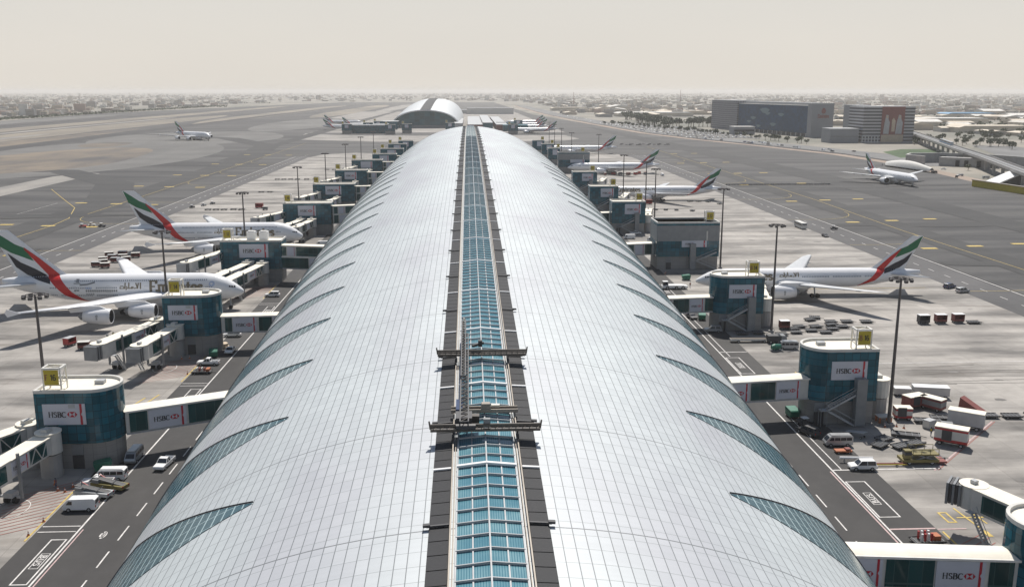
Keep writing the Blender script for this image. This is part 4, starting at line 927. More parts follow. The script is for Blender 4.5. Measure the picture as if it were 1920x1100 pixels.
def airliner(T, label, nose, rz, text=True, extras=False, gear=True):
    st = T['st']; t = thing('airliner', label, 'airliner', (nose[0], nose[1], 0), rz, 'white airliners with flag striped tails')
    fy = lambda x, z: (lambda s: s[1] * math.sqrt(max(.02, 1 - ((z - s[0]) / s[2]) ** 2)))(interp(st, x))
    # fuselage
    b = MB(); n = 28; xs = sorted(set([s[0] for s in st] + [st[-1][0] * i / 46 for i in range(47)] + [.5, 1.2, 2.4, 4, 6.5, 9.5])); vs = []
    for x in xs:
        zc, ry, rz_ = interp(st, x)
        for k in range(n): a = 2 * PI * k / n; vs.append((x, ry * math.cos(a), zc + rz_ * math.sin(a)))
    b.mesh(vs, [(i * n + k, i * n + (k + 1) % n, (i + 1) * n + (k + 1) % n, (i + 1) * n + k) for i in range(len(xs) - 1) for k in range(n)], M['plane_white']); fus = recalc(b.build('fuselage', t, smooth=True))
    b = MB(); L = T['L']; w0 = T['wing'][0]
    b.tube([(w0[1] - 1, 0, w0[3] - .5), (w0[1] + 2, 0, w0[3] - .9), (w0[1] + w0[2] - 2, 0, w0[3] - .9), (w0[1] + w0[2] + 3, 0, w0[3] - .2)], [.8, st[7][2] * .82, st[7][2] * .82, .6], M['plane_white'], 18); b.build('belly_fairing', t, smooth=True)
    # lifting surfaces
    def surface(name, secs, side, mat, vertical=None):
        b = MB(); prof = [(0, 0), (.06, .42), (.25, .62), (.5, .5), (.8, .2), (1, 0), (.8, -.12), (.5, -.3), (.25, -.38), (.06, -.28)]; m = len(prof); vs = []
        for (y, xl, c, z, th) in secs:
            for u, v in prof: vs.append((xl + u * c, side * y, z + v * th))
        b.mesh(vs, [(i * m + k, i * m + (k + 1) % m, (i + 1) * m + (k + 1) % m, (i + 1) * m + k) for i in range(len(secs) - 1) for k in range(m)] + [tuple(range((len(secs) - 1) * m, len(secs) * m))], mat)
        return recalc(b.build(name, t, smooth=True))
    for s in (-1, 1):
        wo = surface('wing', T['wing'], s, M['plane_grey'] if not extras else M['plane_white'])
        surface('tailplane', T['stab'], s, M['plane_grey'])
        if T['fence']:
            y, xl, c, z, th = T['wing'][-1]; b = MB(); b.mesh([(xl - .3, s * y, z), (xl + c * .9, s * y, z + 1.1), (xl + c + .3, s * y, z + .1), (xl + c * .9, s * y, z - 1.0), (xl - .3, s * (y + .12), z), (xl + c * .9, s * (y + .12), z + 1.1), (xl + c + .3, s * (y + .12), z + .1), (xl + c * .9, s * (y + .12), z - 1.0)], [(0, 1, 2, 3), (7, 6, 5, 4), (0, 4, 5, 1), (1, 5, 6, 2), (2, 6, 7, 3), (3, 7, 4, 0)], M['plane_white']); b.build('wingtip_fence', wo)
        b = MB()
        for yy in ((6.2, 11, 17, 22, 30) if T is A else (5.6, 13, 18, 23)):
            for (y0, xl0, c0, z0, t0), (y1, xl1, c1, z1, t1) in zip(T['wing'], T['wing'][1:]):
                if y0 <= yy <= y1:
                    f = (yy - y0) / (y1 - y0); xl, c, z = xl0 + (xl1 - xl0) * f, c0 + (c1 - c0) * f, z0 + (z1 - z0) * f
                    b.tube([(xl + c * .55, s * yy, z - .35), (xl + c * .8, s * yy, z - .45), (xl + c + 1.0, s * yy, z - .15)], [.08, .32, .05], M['plane_grey'], 6)
        b.build('flap_fairings', wo)
        for (ye, xe, ze, re, le) in T['eng']:
            b = MB(); ns = 20
            prof = [(0.1, re * .84), (0, re * .9), (.15, re * .97), (.9, re * 1.02), (le * .45, re * 1.0), (le * .78, re * .86), (le, re * .70), (le, re * .62)]
            vs = [(xe + x, s * ye + r_ * math.cos(2 * PI * k / ns), ze + .15 + r_ * math.sin(2 * PI * k / ns)) for x, r_ in prof for k in range(ns)]
            b.mesh(vs, [(i * ns + k, i * ns + (k + 1) % ns, (i + 1) * ns + (k + 1) % ns, (i + 1) * ns + k) for i in range(len(prof) - 1) for k in range(ns)], M['plane_white']); en = recalc(b.build('engine', t, smooth=True))
            b = MB(); b.tube([(xe + .12, s * ye, ze + .15), (xe + 1.3, s * ye, ze + .15)], [re * .85, re * .8], M['dark'], ns, cap=False); b.tube([(xe + 1.25, s * ye, ze + .15), (xe + 1.3, s * ye, ze + .15)], re * .8, M['tyre'], ns); b.tube([(xe + .5, s * ye, ze + .15), (xe + .9, s * ye, ze + .15), (xe + 1.25, s * ye, ze + .15)], [.05, .35, .5], M['lgrey'], 12); b.build('fan', en)
            b = MB(); b.tube([(xe + le - .4, s * ye, ze + .15), (xe + le + .9, s * ye, ze + .15), (xe + le + 1.7, s * ye, ze + .15)], [re * .6, re * .42, .08], M['grey'], 14); b.build('exhaust', en, smooth=True)
            b = MB(); b.side([(xe + .8, ze + re * .95), (xe + le + 3.5, ze + re * .6), (xe + le + 4.5, ze + re + .9), (xe + 3, ze + re + .9)], .2, M['plane_white'], (0, s * ye, 0)); b.build('pylon', en)
            if text:
                q = [[(math.cos(2 * PI * i / 10) * .38 * (1 if j else .7), (j * .7 - .35) + math.sin(2 * PI * i / 10) * .38 + .15) for i in range(10)] for j in (0, 1)]
                b = MB()
                for sy in (-1, 1):
                    for j, f_ in enumerate(q): b.face([(xe + le * .45 + x, s * ye + sy * (re * math.sqrt(max(0, 1 - (z / re) ** 2)) + .05 + .01 * j), ze + .15 + z) for x, z in f_], M['lgrey'])
                b.build('calligraphy_mark', en)
    # fin
    xr, xt, cr_, ct, zr, zt, th = T['fin']
    b = MB(); prof = [(0, 0), (.12, .8), (.35, 1), (.65, 1), (1, .08), (1, -.08), (.65, -1), (.35, -1), (.12, -.8)]; m = 9; vs = []
    secs = [(xr - 4.2, cr_ + 4.2, zr - .6, th * .5), (xr - .6, cr_ + .6, zr + .4, th), (xr + (xt - xr) * .5, (cr_ + ct) / 2, (zr + zt) / 2, th * .7), (xt, ct, zt - .25, th * .4), (xt + .5, ct - .6, zt, th * .25)]
    for (xl, c, z, h_) in secs:
        for u, v in prof: vs.append((xl + u * c, v * h_, z))
    b.mesh(vs, [(i * m + k, i * m + (k + 1) % m, (i + 1) * m + (k + 1) % m, (i + 1) * m + k) for i in range(4) for k in range(m)] + [tuple(range(4 * m, 5 * m))], M['plane_white']); fin = recalc(b.build('tail_fin', t))
    def S(p):
        a = (320 - p[0]) / 70; c = (418 - p[1]) / 57; x = xr + a * (xt - xr); z = zr + c * (zt - zr) if c > 0 else zr + c * (zt - zr) * (.98 if T is A else .80); return x, z
    def ybody(x, z):
        fh = th * (1 - .6 * max(0, min(1, (z - zr) / (zt - zr)))) if z > zr - .6 else 0
        s_ = interp(st, x); fu = s_[1] * math.sqrt(max(0, 1 - ((z - s_[0]) / s_[2]) ** 2)) if abs(z - s_[0]) < s_[2] else 0
        return max(fh, fu)
    for nm, (e1, e2) in STR.items():
        P1 = [S(p) for p in e1]; P2 = [S(p) for p in e2]
        ND = 14 if text else 4; NJ = 9 if text else 3
        def dens(P_):
            o = []
            for a, c in zip(P_, P_[1:]):
                for i in range(ND): o.append((a[0] + (c[0] - a[0]) * i / ND, a[1] + (c[1] - a[1]) * i / ND))
            return o + [P_[-1]]
        P1, P2 = dens(P1), dens(P2)
        b = MB()
        for sy in (-1, 1):
            for i in range(len(P1) - 1):
                for j in range(NJ):
                    q = [(P1[ii][0] + (P2[ii][0] - P1[ii][0]) * jj / NJ, P1[ii][1] + (P2[ii][1] - P1[ii][1]) * jj / NJ) for ii, jj in ((i, j), (i + 1, j), (i + 1, j + 1), (i, j + 1))]
                    b.face([(x, sy * (ybody(x, z) + .035), z) for x, z in q], M[nm])
        b.build(nm + '_stripe', fin)
    # windows and cockpit
    b = MB(); rows = [w_ for w_ in T['win'] if w_]
    for z in rows:
        x = 8.5
        while x < L - 15:
            if int(x * 2) % 21 > 1 and not (text and T['text'][0] - .5 < x < T['text'][0] + T['text'][1] + 9):
                for sy in (-1, 1): b.face([(xx, sy * (fy(xx, zz) + .03), zz) for xx, zz in ((x, z), (x + .32, z), (x + .32, z + .45), (x, z + .45))], M['winband'])
            x += .52
    if T is A:
        x = 10
        while x < L - 22:
            for sy in (-1, 1): b.face([(xx, sy * (fy(xx, zz) + .03), zz) for xx, zz in ((x, 9.2), (x + .3, 9.2), (x + .3, 9.6), (x, 9.6))], M['winband'])
            x += .56
    b.build('cabin_windows', fus)['kind'] = 'stuff'
    b = MB(); cx_, cz = T['cock']
    for sy in (-1, 1):
        for i in range(3):
            x0 = cx_ + i * .62; x1 = x0 + .52; q = []
            for x, z in ((x0, cz + .02 + i * .1), (x1, cz + .08 + i * .1), (x1, cz + .62 + i * .06), (x0 + .12, cz + .5 + i * .1)):
                s_ = interp(st, x); q.append((x, sy * (max(.12 + .62 * 0, s_[1] * math.sqrt(max(.02, 1 - min(.99, (z - s_[0]) / s_[2]) ** 2))) + .05), z + .04))
            b.face(q, M['vglass'])
    b.build('cockpit_window', fus)
    b = MB()
    for x in ((9.5, 17, 27, 38, 48) if T is A else (8.5, 19, 35, 50, 59)):
        for sy in (-1, 1):
            z0 = (T['win'][0] - 1.2); q = [(x, z0), (x + 1.05, z0), (x + 1.05, z0 + 1.9), (x, z0 + 1.9)]
            for (xa, za), (xb, zb) in zip(q, q[1:] + q[:1]):
                dx, dz = (.05, 0) if xa == xb else (0, .05)
                b.face([(xx, sy * (fy(xx, zz) + .035), zz) for xx, zz in ((xa, za), (xb, zb), (xb + dx, zb + dz), (xa + dx, za + dz))], M['lgrey'])
    b.build('door_outlines', fus)
    if text:
        xo, wdt, zb, hgt = T['text']; q, wd = strokes('Emirates', .22, .12, .0, .12); qa = seg2([chop(s_, .25) for s_ in ARAB], .14)
        for sy in (-1, 1):
            bx = MB(); k = 0
            for f_ in q:
                pts = []
                for x, y in f_:
                    X = (xo + wdt - x / wd * wdt) if sy > 0 else (xo + x / wd * wdt)
                    Z = zb + y * hgt; pts.append((X, sy * (fy(X, Z) + .04 + .0015 * k), Z))
                bx.face(pts, M['gold']); k += 1
            bx.build('airline_lettering', fus)
            bx = MB(); k = 0
            for f_ in qa:
                pts = []
                for x, y in f_:
                    X = xo + wdt + 2.2 + (2.6 - x if sy > 0 else x) * 2.4; Z = zb + .35 * hgt + y * hgt * .5; pts.append((X, sy * (fy(X, Z) + .04 + .0015 * k), Z))
                bx.face(pts, M['gold']); k += 1
            bx.build('arabic_lettering', fus)
    if extras:
        bx = MB()   # a cricketer silhouette and a short title by the tail, pale round mark near the nose
        fig = [[(47, 9.9), (47.9, 9.9), (48.0, 9.0), (47, 8.9)], [(46.6, 8.8), (48.6, 8.8), (48.4, 6.6), (47.0, 6.6)], [(44.6, 8.6), (46.8, 8.5), (46.8, 8.0), (44.6, 8.2)], [(47.1, 6.6), (47.8, 6.6), (47.2, 3.6), (46.5, 3.6)], [(47.9, 6.6), (48.5, 6.6), (49.6, 4.2), (48.9, 4.0)], [(42.5, 9.2), (44.6, 8.6), (44.6, 8.2), (42.4, 8.8)]]
        for sy in (1, -1):
            for f_ in fig: bx.face([(x, sy * (fy(x, z) + .05), z) for x, z in f_], M['grey'])
        bx.build('batsman_figure', fus)
        bx = MB()
        for sy in (1, -1):
            for i, (x0, x1, z0, mat) in enumerate(((43.4, 45.4, 7.0, 'bluegrey'), (36, 45.4, 6.2, 'grey'), (42.8, 45.4, 5.2, 'lgrey'))):
                x = x0
                while x < x1 - .3:
                    bx.face([(xx, sy * (fy(xx, zz) + .05), zz) for xx, zz in ((x, z0), (x + .42, z0), (x + .42, z0 + .62), (x, z0 + .62))], M[mat]); x += .62
        bx.build('cup_title', fus)
        bx = MB()
        for sy in (1, -1):
            bx.face([(8.6 + .85 * math.cos(a), sy * (fy(8.6 + .85 * math.cos(a), 8.2 + .8 * math.sin(a)) + .05), 8.2 + .8 * math.sin(a)) for a in [2 * PI * i / 14 for i in range(14)]], M['bluegrey'])
            for z0, z1 in ((6.1, 7.1), (4.8, 5.8)): bx.face([(x, sy * (fy(x, z) + .05), z) for x, z in ((7.7, z0), (9.5, z0), (9.5, z1), (7.7, z1))], M['bluegrey'])
        bx.build('sponsor_mark', fus)
    if gear:
        for gx, lst in T['gear']:
            for (gy, r_, wd_) in lst:
                b = MB(); b.bar((gx, gy, r_), (gx, gy * .8, 3.6), .35, M['lgrey']); go = b.build('landing_gear', t)
                for dx in ((0,) if gy == 0 else (-.85, .85)):
                    b = MB()
                    for dy in (-.42, .42): b.tube([(gx + dx, gy + dy - .22, r_), (gx + dx, gy + dy + .22, r_)], r_, M['tyre'], 12)
                    b.build('wheels', go)
    return t
# left stands: nose towards the concourse (+x); local +x runs nose -> tail
airliner(A, 'large double decker jet nearest at left with cricket picture on its side', (-68.8, 281), PI, extras=True)
airliner(A, 'second double decker jet parked behind the first, engine over teal gate roof', (-70, 392), PI)
a1 = airliner(A, 'double decker jet taxiing alone on the far left field', (-338, 1268), math.radians(143), text=False)
airliner(B, 'long twin engine jet nearest on the right, wing over dark shadow', (70.8, 293.5), 0)
airliner(B, 'second twin engine jet on the right stands, tail beside a tall mast', (76.5, 561), 0)
airliner(B, 'third twin engine jet on the right stands with red carts under it', (76.5, 748), 0, text=False)
airliner(B, 'fourth and farthest twin engine jet on the right stands', (79, 985), 0, text=False)
airliner(B, 'twin engine jet taxiing towards the camera at far right', (301.5, 628), math.radians(95), text=False)
b0 = None
for i, (x, y, r_, l) in enumerate(((-170, 1610, 180, 'left tail of the pair left of the far arched concourse'), (-150, 1700, 180, 'right tail of the pair left of the far arched concourse'), (62, 1470, 0, 'jet beyond the roof end on the right, nearest of the far group'), (58, 1600, 0, 'middle jet of the far group beyond the roof end'), (62, 1700, 0, 'farthest jet of the group beyond the roof end'))):
    lab = 'small distant airliner, ' + l
    if b0 is None: b0 = airliner(B, lab, (x, y), math.radians(r_), text=False, gear=False)
    else: dup(b0, (x, y, 0), math.radians(r_), lab)
# ---------------------------------------------------------------- vehicles and ramp equipment (local +x is forward, origin on the ground)
def wheels(t, xs, yw, r=.34, w=.24):
    for x in xs:
        for s in (-1, 1):
            b = MB(); b.tube([(x, s * yw - w / 2, r), (x, s * yw + w / 2, r)], r, M['tyre'], 12); wo = b.build('wheel', t)
            b = MB(); b.tube([(x, s * (yw + w / 2), r), (x, s * (yw + w / 2 + .02), r)], r * .55, M['silver'], 10); b.build('rim', wo)
def lights(t, xf, xr, yw, z):
    for s in (-1, 1):
        b = MB(); b.box((xf, s * yw, z), (.08, .32, .18), M['headlight']); b.build('headlight', t)
        b = MB(); b.box((xr, s * yw, z + .1), (.08, .2, .3), M['tail_lens']); b.build('tail_light', t)
def car(kind, label, pos, deg, paint='white', group='cars and vans by the gates'):
    t = thing({'pickup': 'pickup_truck', 'van': 'panel_van', 'minibus': 'minibus', 'suv': 'estate_car', 'sedan': 'car'}[kind], label, {'pickup': 'pickup truck', 'van': 'van', 'minibus': 'minibus', 'suv': 'car', 'sedan': 'car'}[kind], (pos[0], pos[1], 0.02), math.radians(deg), group)
    P_ = M[paint]; G_ = M['vglass']
    if kind in ('van', 'minibus'):
        L, W, H = 5.1, 1.88, 2.1
        b = MB(); hw = lambda x, z: W / 2 - (max(0, z - 1.1) * .11)
        b.side([(-2.5, .35), (2.45, .35), (2.55, .75), (2.42, 1.05), (1.75, 1.85), (1.45, 2.02), (-2.2, 2.08), (-2.5, 1.9)], hw, P_); b.build('body', t)
        b = MB(); b.mesh([(2.40, -.78, 1.14), (2.40, .78, 1.14), (1.84, .72, 1.80), (1.84, -.72, 1.80)], [(0, 1, 2, 3)], G_); b.build('windscreen', t)
        spans = [(1.0, 1.95)] if kind == 'van' else [(1.0, 1.95), (-.1, .9), (-1.2, -.2), (-2.25, -1.3)]
        for (a, c) in spans:
            for s in (-1, 1):
                b = MB(); x2 = min(c, 1.55) if c > 1.5 else c
                b.face([(x, s * (hw(0, z) + .015), z) for x, z in ((a, 1.2), (c, 1.2), (x2, 1.75), (a, 1.75))], G_); b.build('side_window', t)
        b = MB(); b.face([(-2.53, y, z) for y, z in ((-.7, 1.2), (.7, 1.2), (.62, 1.8), (-.62, 1.8))], G_); b.build('rear_window', t)
        wheels(t, (1.6, -1.5), .86); lights(t, 2.5, -2.5, .72, .78)
        if kind == 'minibus': b = MB(); b.box((-.3, 0, 2.12), (3.6, 1.35, .08), P_); b.build('roof_panel', t)
    else:
        L = {'pickup': 5.2, 'suv': 4.7, 'sedan': 4.5}[kind]; W = 1.85; bz = .95 if kind != 'sedan' else .85; h = L / 2
        roof = {'pickup': 1.75, 'suv': 1.75, 'sedan': 1.43}[kind]
        b = MB()
        if kind == 'pickup':
            b.side([(-h, .45), (h - .05, .45), (h, .75), (h - .1, bz), (h - 1.45, bz + .1), (-.62, bz + .1), (-.62, .62), (-h + .1, .62), (-h, .7)], W / 2, P_)
            for s in (-1, 1): b.box((-h / 2 - .3, s * (W / 2 - .06), .84), (h - .65, .1, .42), P_)
            b.box((-h + .05, 0, .84), (.1, W - .1, .42), P_)
            cab = (-.6, h - 1.4)
        else:
            b.side([(-h, .4), (h - .05, .4), (h, .68), (h - .15, bz - .05), (h - 1.2, bz + .07), (-h + .3, bz + .08), (-h, bz)], W / 2, P_); cab = (-h + .25, h - 1.15) if kind == 'suv' else (-h + .75, h - 1.15)
        body = b.build('body', t)
        x0, x1 = cab; fr = .75 if kind != 'sedan' else .95; rr = .15 if kind != 'sedan' else .6
        b = MB(); hw = lambda x, z: W / 2 - .04 - max(0, z - bz) * .22
        b.side([(x0, bz), (x1, bz + .02), (x1 - fr, roof - .06), (x0 + rr, roof - .06)], hw, G_); b.build('cabin_glass', t)
        b = MB(); b.side([(x0 + rr - .05, roof - .07), (x1 - fr + .05, roof - .07), (x1 - fr - .15, roof + .01), (x0 + rr + .1, roof + .01)], W / 2 - .2, P_)
        for s in (-1, 1):
            yb, yt = s * (W / 2 - .02), s * (W / 2 - .2)
            for xa, xb in ((x1 - .02, x1 - fr), ((x0 + x1) / 2 - .1, (x0 + x1) / 2 - .1), (x0 + .02, x0 + rr)): b.bar((xa, yb, bz), (xb, yt, roof - .05), .09, P_)
        b.build('roof', t)
        wheels(t, (h - .95, -h + .95), W / 2 - .1, .36 if kind != 'sedan' else .32); lights(t, h - .03, -h + .02, .68, .72)
    return t
car('van', 'white panel van parked lowest at left, nose to the hatched stand', (-62.2, 140.6), 180)
car('pickup', 'white pickup next to the grey belt loader at lower left', (-63.2, 149.9), 180)
car('minibus', 'white roofed minibus behind the pickup below the nearest gate building', (-61.8, 152.3), 180)
car('minibus', 'blue-grey minibus in the bridge shadow facing the camera', (-60.9, 161.0), -90, 'silver')
car('pickup', 'white pickup driving on the left service road towards the camera', (-54.6, 157.6), -97)
car('pickup', 'white pickup parked beside green skip and second left gate building', (-63.7, 220.6), 178)
car('sedan', 'small white car by the road line facing the camera behind the green skip', (-61.2, 231.4), -90)
car('suv', 'white estate car beyond the second left link bridge', (-64.4, 247.2), 180)
car('sedan', 'dark car just behind the white estate car on the left', (-61.9, 254.6), 180, 'dark')
car('suv', 'white car under the nose of nearest double decker jet', (-63.9, 297.2), 180)
car('suv', 'white car in the stand road beyond the third left gate building', (-64.0, 388), 180)
car('van', 'white van behind the third left gate building near jet nose', (-63.2, 398), 185)
car('minibus', 'white roofed minibus parked below the right gate building lift shaft', (66.4, 162.3), 178, 'silver')
car('suv', 'white estate car beside long white pole at lower right bay', (66.3, 150.9), 178)
car('suv', 'dark and white car in the shade left of the minibus at right', (62.9, 168.2), 120, 'dark')
car('suv', 'white topped navy patrol car beside the second right gate building', (64.6, 246.4), 170, 'silver')
car('minibus', 'pale grey estate vehicle behind the belt trailer on right', (79.2, 228.4), 175, 'silver')
car('suv', 'navy car on the perimeter road behind the right tail, left of its pair', (157.6, 300.4), 30, 'navy')
car('suv', 'silver car on the perimeter road behind the right tail, right of its pair', (158.4, 293.4), 20, 'silver')
car('sedan', 'dark car alone on the right perimeter road', (157.9, 413), -90, 'dark')
car('van', 'white van standing behind tail of the third right airliner', (147.1, 723), -90)
car('sedan', 'dark van near green engine stand left of the second right gate building', (62.4, 262), -80, 'dark')
for i, (x, y, d, k, p, l) in enumerate(((76.8, 440.2, 170, 'suv', 'white', 'topmost in the cluster beside the fourth right gate building'), (74.3, 424, 10, 'pickup', 'white', 'middle of the cluster below the fourth right gate building'), (69.4, 411, 175, 'van', 'white', 'left end of the cluster above the grey topped gate building'), (82, 421, 100, 'sedan', 'silver', 'right end of the cluster above the grey topped gate building'), (78, 402, 175, 'minibus', 'white', 'lowest of the cluster above the grey topped gate building'))):
    car(k, p + ' ' + {'suv': 'estate car', 'pickup': 'pickup', 'van': 'van', 'sedan': 'car', 'minibus': 'minibus'}[k] + ' ' + l, (x, y), d, p)
for i, (x, y, d, k, p) in enumerate(((367, 737, 20, 'van', 'dark'), (375, 712, 170, 'suv', 'white'), (383, 690, 170, 'van', 'silver'), (392, 772, 150, 'sedan', 'white'), (366, 700, 60, 'suv', 'dark'))):
    car(k, p + ' vehicle ' + ['left of', 'just before', 'right of', 'farthest behind', 'nearest to'][i] + ' the portal near the far right jet nose', (x, y), d, p)

def simple(name, label, cat, pos, deg=0, group=None): return thing(name, label, cat, (pos[0], pos[1], 0.02), math.radians(deg), group)
# belt loader and catering style trucks
def belt_loader(label, pos, deg, paint='lgrey'):
    t = simple('belt_loader', label, 'belt loader', pos, deg)
    b = MB(); b.box((-.3, 0, .75), (6.2, 1.9, .55), M[paint]); b.box((1.9, .55, 1.25), (1.2, .7, .7), M['grey']); b.build('chassis', t)
    b = MB(); b.bar((-3.2, 0, .95), (2.8, 0, 1.7), .8, M['dark'], .18); b.bar((-3.2, -.45, 1.0), (2.8, -.45, 1.75), .08, M['grey'], .16); b.bar((-3.2, .45, 1.0), (2.8, .45, 1.75), .08, M['grey'], .16); b.build('conveyor', t)
    b = MB(); b.bar((0, -.6, 1), (2.2, -.6, 2), .12, M['redpaint']); b.bar((-1, .6, 1), (-2.5, .6, 2.2), .12, M['grey']); b.bar((1.8, 0, 1), (1.8, 0, 2.6), .1, M['grey']); b.build('boom', t)
    wheels(t, (1.9, -2.0), .8, .42); lights(t, 2.85, -3.4, .7, .8); return t
belt_loader('grey belt loader with folded boom between panel van and pickup at left', (-62.4, 145.6), 165)
belt_loader('dark low belt loader with yellow end near the minibus at left', (-60.9, 148.6), 160, 'yellowpaint')
def skip(label, pos, deg=0, mat='greenpaint'):
    t = simple('skip_bin', label, 'skip', pos, deg, 'skips by the gate buildings')
    b = MB(); b.side([(-1.2, .35), (1.2, .35), (1.45, 1.5), (-1.45, 1.5)], .95, M[mat]); b.build('hopper', t)
    b = MB(); b.side([(-1.5, 1.52), (1.5, 1.52), (1.2, 1.95), (-1.3, 1.7)], 1.0, M[mat]); b.build('lid', t)
    wheels(t, (-.9, .9), .75, .2, .12); return t
skip('green wheeled skip behind the minibus at lower left', (-64.6, 156.2), 20); skip('green wheeled skip at corner of second left gate building', (-64.3, 227.6), 100)
skip('green wheeled skip at the foot of the right gate building, touching the road', (63.2, 178), 95); skip('green skip beside the second right link bridge', (65.0, 260.5), 80); skip('green equipment bin beside the nose of right jet', (73.5, 318), 0)
def tarp(label, pos, mat='tan'):
    t = simple('covered_pallet', label, 'covered pallet', pos, rnd.uniform(0, 90)); b = MB(); pts = blob(0, 0, 1.3, 1.5, 14, .12, int(pos[1]))
    b.prism(pts, .0, .5, M[mat]); b.build('base', t); b = MB(); b.prism([(x * .75, y * .75) for x, y in pts], .5, 1.25, M[mat]); b.build('cover', t)
tarp('tan covered pallet beside the blue-grey minibus', (-63.9, 162.6)); tarp('orange tan covered pallet beside the small white car at left', (-63.8, 236))
def dolly(label, pos, deg, L=3.2, load=None):
    t = simple('baggage_dolly', label, 'dolly', pos, deg, 'dark empty dollies on the apron' if not load else 'loaded dollies on the apron')
    b = MB(); b.box((0, 0, .48), (L, 2.2, .14), M['dark']); b.build('bed', t)
    b = MB()
    for i in range(5): x = -L / 2 + .3 + i * (L - .6) / 4; b.tube([(x, -.95, .6), (x, .95, .6)], .07, M['grey'], 6)
    for s in (-1, 1): b.box((0, s * 1.05, .62), (L, .08, .16), M['dark'])
    b.build('roller_deck', t)
    b = MB(); b.bar((L / 2, 0, .4), (L / 2 + 1.1, 0, .25), .1, M['dark']); b.build('tow_bar', t)
    wheels(t, (-L * .33, L * .33), .85, .22, .14)
    if load == 'barrels':
        for i in range(4):
            for s in (-.5, .5): b = MB(); b.tube([(-1.2 + i * .5, s, .62), (-1.2 + i * .5, s, 1.75)], .17, M['redpaint'] if (i + (s > 0)) % 2 else M['white'], 8); b.build('gas_bottle', t)
        b = MB(); b.box((1.2, 0, .95), (1.0, 1.3, .7), M['orange']); b.build('crate', t)
    if load == 'posts':
        for i in range(4): b = MB(); b.box((-1 + i * .55, 0, 1.0), (.22, 1.2, .8), M['offwhite'] if i % 2 == 0 else M['brickred']); b.build('post', t)
        b = MB(); b.box((1.5, 0, .9), (.8, 1.6, .7), M['orange']); b.build('crate', t)
    return t
def cart(label, pos, deg, c1='brickred', c2='offwhite', L=2.7, W=1.7, H=1.9, open_=True, group='red and white luggage carts'):
    t = simple('luggage_cart', label, 'luggage cart', pos, deg, group)
    b = MB(); b.box((0, 0, .5), (L, W, .16), M['dark']); b.build('bed', t)
    b = MB(); b.box((-L / 2 + .05, 0, .58 + (H - .6) / 2), (.08, W, H - .6), M[c1]); b.box((L / 2 - .05, 0, .58 + (H - .6) / 2), (.08, W, H - .6), M[c1]); b.box((0, W / 2 - .04, .58 + (H - .6) / 2), (L - .2, .06, H - .6), M[c1]); b.box((0, -W / 2 + .04, .9), (L - .2, .06, .55), M[c1 if open_ else c2]); b.build('side_panel', t)
    b = MB(); b.box((0, 0, H + .04), (L + .1, W + .1, .09), M[c2]); b.build('canopy', t)
    wheels(t, (-L * .33, L * .33), W / 2 - .12, .24, .14); return t
def cabin(label, pos, deg, L=6.0, W=2.5, H=2.6, body='offwhite', band='redpaint', roof='cream', z=.9, door=True):
    t = simple('container_truck_body', label, 'box trailer', pos, deg, 'red and white box trailers behind the right mast')
    b = MB(); b.box((0, 0, z + H / 2), (L, W, H), M[body]); bd = b.build('box', t)
    b = MB(); b.box((0, 0, z + H + .05), (L + .1, W + .1, .12), M[roof]); b.build('roof', t)
    b = MB(); b.box((0, 0, z + H - .28), (L + .04, W + .04, .36), M[band]); b.box((0, 0, z + .25), (L + .04, W + .04, .5), M[band]); b.build('colour_band', bd)
    b = MB(); b.box((0, 0, .62), (L * .96, 1.0, .3), M['dark']); b.build('chassis', t)
    if door: b = MB(); b.box((-L * .12, -W / 2 - .03, z + 1.2), (1.7, .06, 1.9), M['dark']); b.build('side_door', t)
    wheels(t, (-L * .32, L * .32), W / 2 - .3, .42); return t
def uld(label, pos, deg, mat='lgrey'):
    t = simple('air_cargo_container', label, 'cargo container', pos, deg, 'air cargo containers on the right apron'); b = MB(); b.side([(-.8, .1), (.8, .1), (1.2, .55), (1.2, 1.7), (-.8, 1.7)], .75, M[mat]); b.build('shell', t); b = MB(); b.box((-.82, 0, .9), (.04, 1.3, 1.4), M['offwhite']); b.build('curtain', t)
# lower right cluster
cabin('red banded box trailer with cream roof nearest the camera on right apron', (87.3, 161.4), -35, 5.6)
cabin('grey box trailer with plain cream roof behind the nearest red banded one', (94.6, 170.0), -35, 6.4, body='lgrey', band='lgrey', door=False)
cabin('small red and white box cart closest to the foot of right mast', (84.6, 175.6), -8, 3.2, 2.2, 1.9, z=.6)
cabin('dark red box trailer left of the white one at back of right cluster', (90.3, 182.6), 20, 4.6, 2.4, 2.0, body='brickred', band='brickred', z=.6)
cabin('narrow dark box trailer between the red and grey trailers', (93.4, 181.0), -55, 4.6, 2.2, 2.0, body='grey', band='brickred', z=.6, door=False)
cabin('long white topped box trailer farthest back in right cluster', (96.9, 189.2), -12, 7.2, 2.4, 1.7, band='offwhite', roof='white', z=.6, door=False)
cabin('small white box trailer at back left of the right cluster', (91.3, 190.5), -10, 3.4, 2.0, 1.2, band='offwhite', roof='white', z=.5, door=False)
t = simple('ramp_wedge', 'dark red triangular ramp leaning behind the grey box trailer', 'ramp', (101.2, 179.6), -50); b = MB(); b.side([(-2.6, .3), (2.4, .3), (-2.4, 2.6)], 1.0, M['brickred']); b.build('ramp_body', t); wheels(t, (-1.8, 1.6), .8, .25, .14)
uld('white cargo container beside long dark dollies near right mast', (87.4, 170.4), 30); uld('grey cargo container right of the white one near right mast', (90.0, 168.8), -20, 'grey')
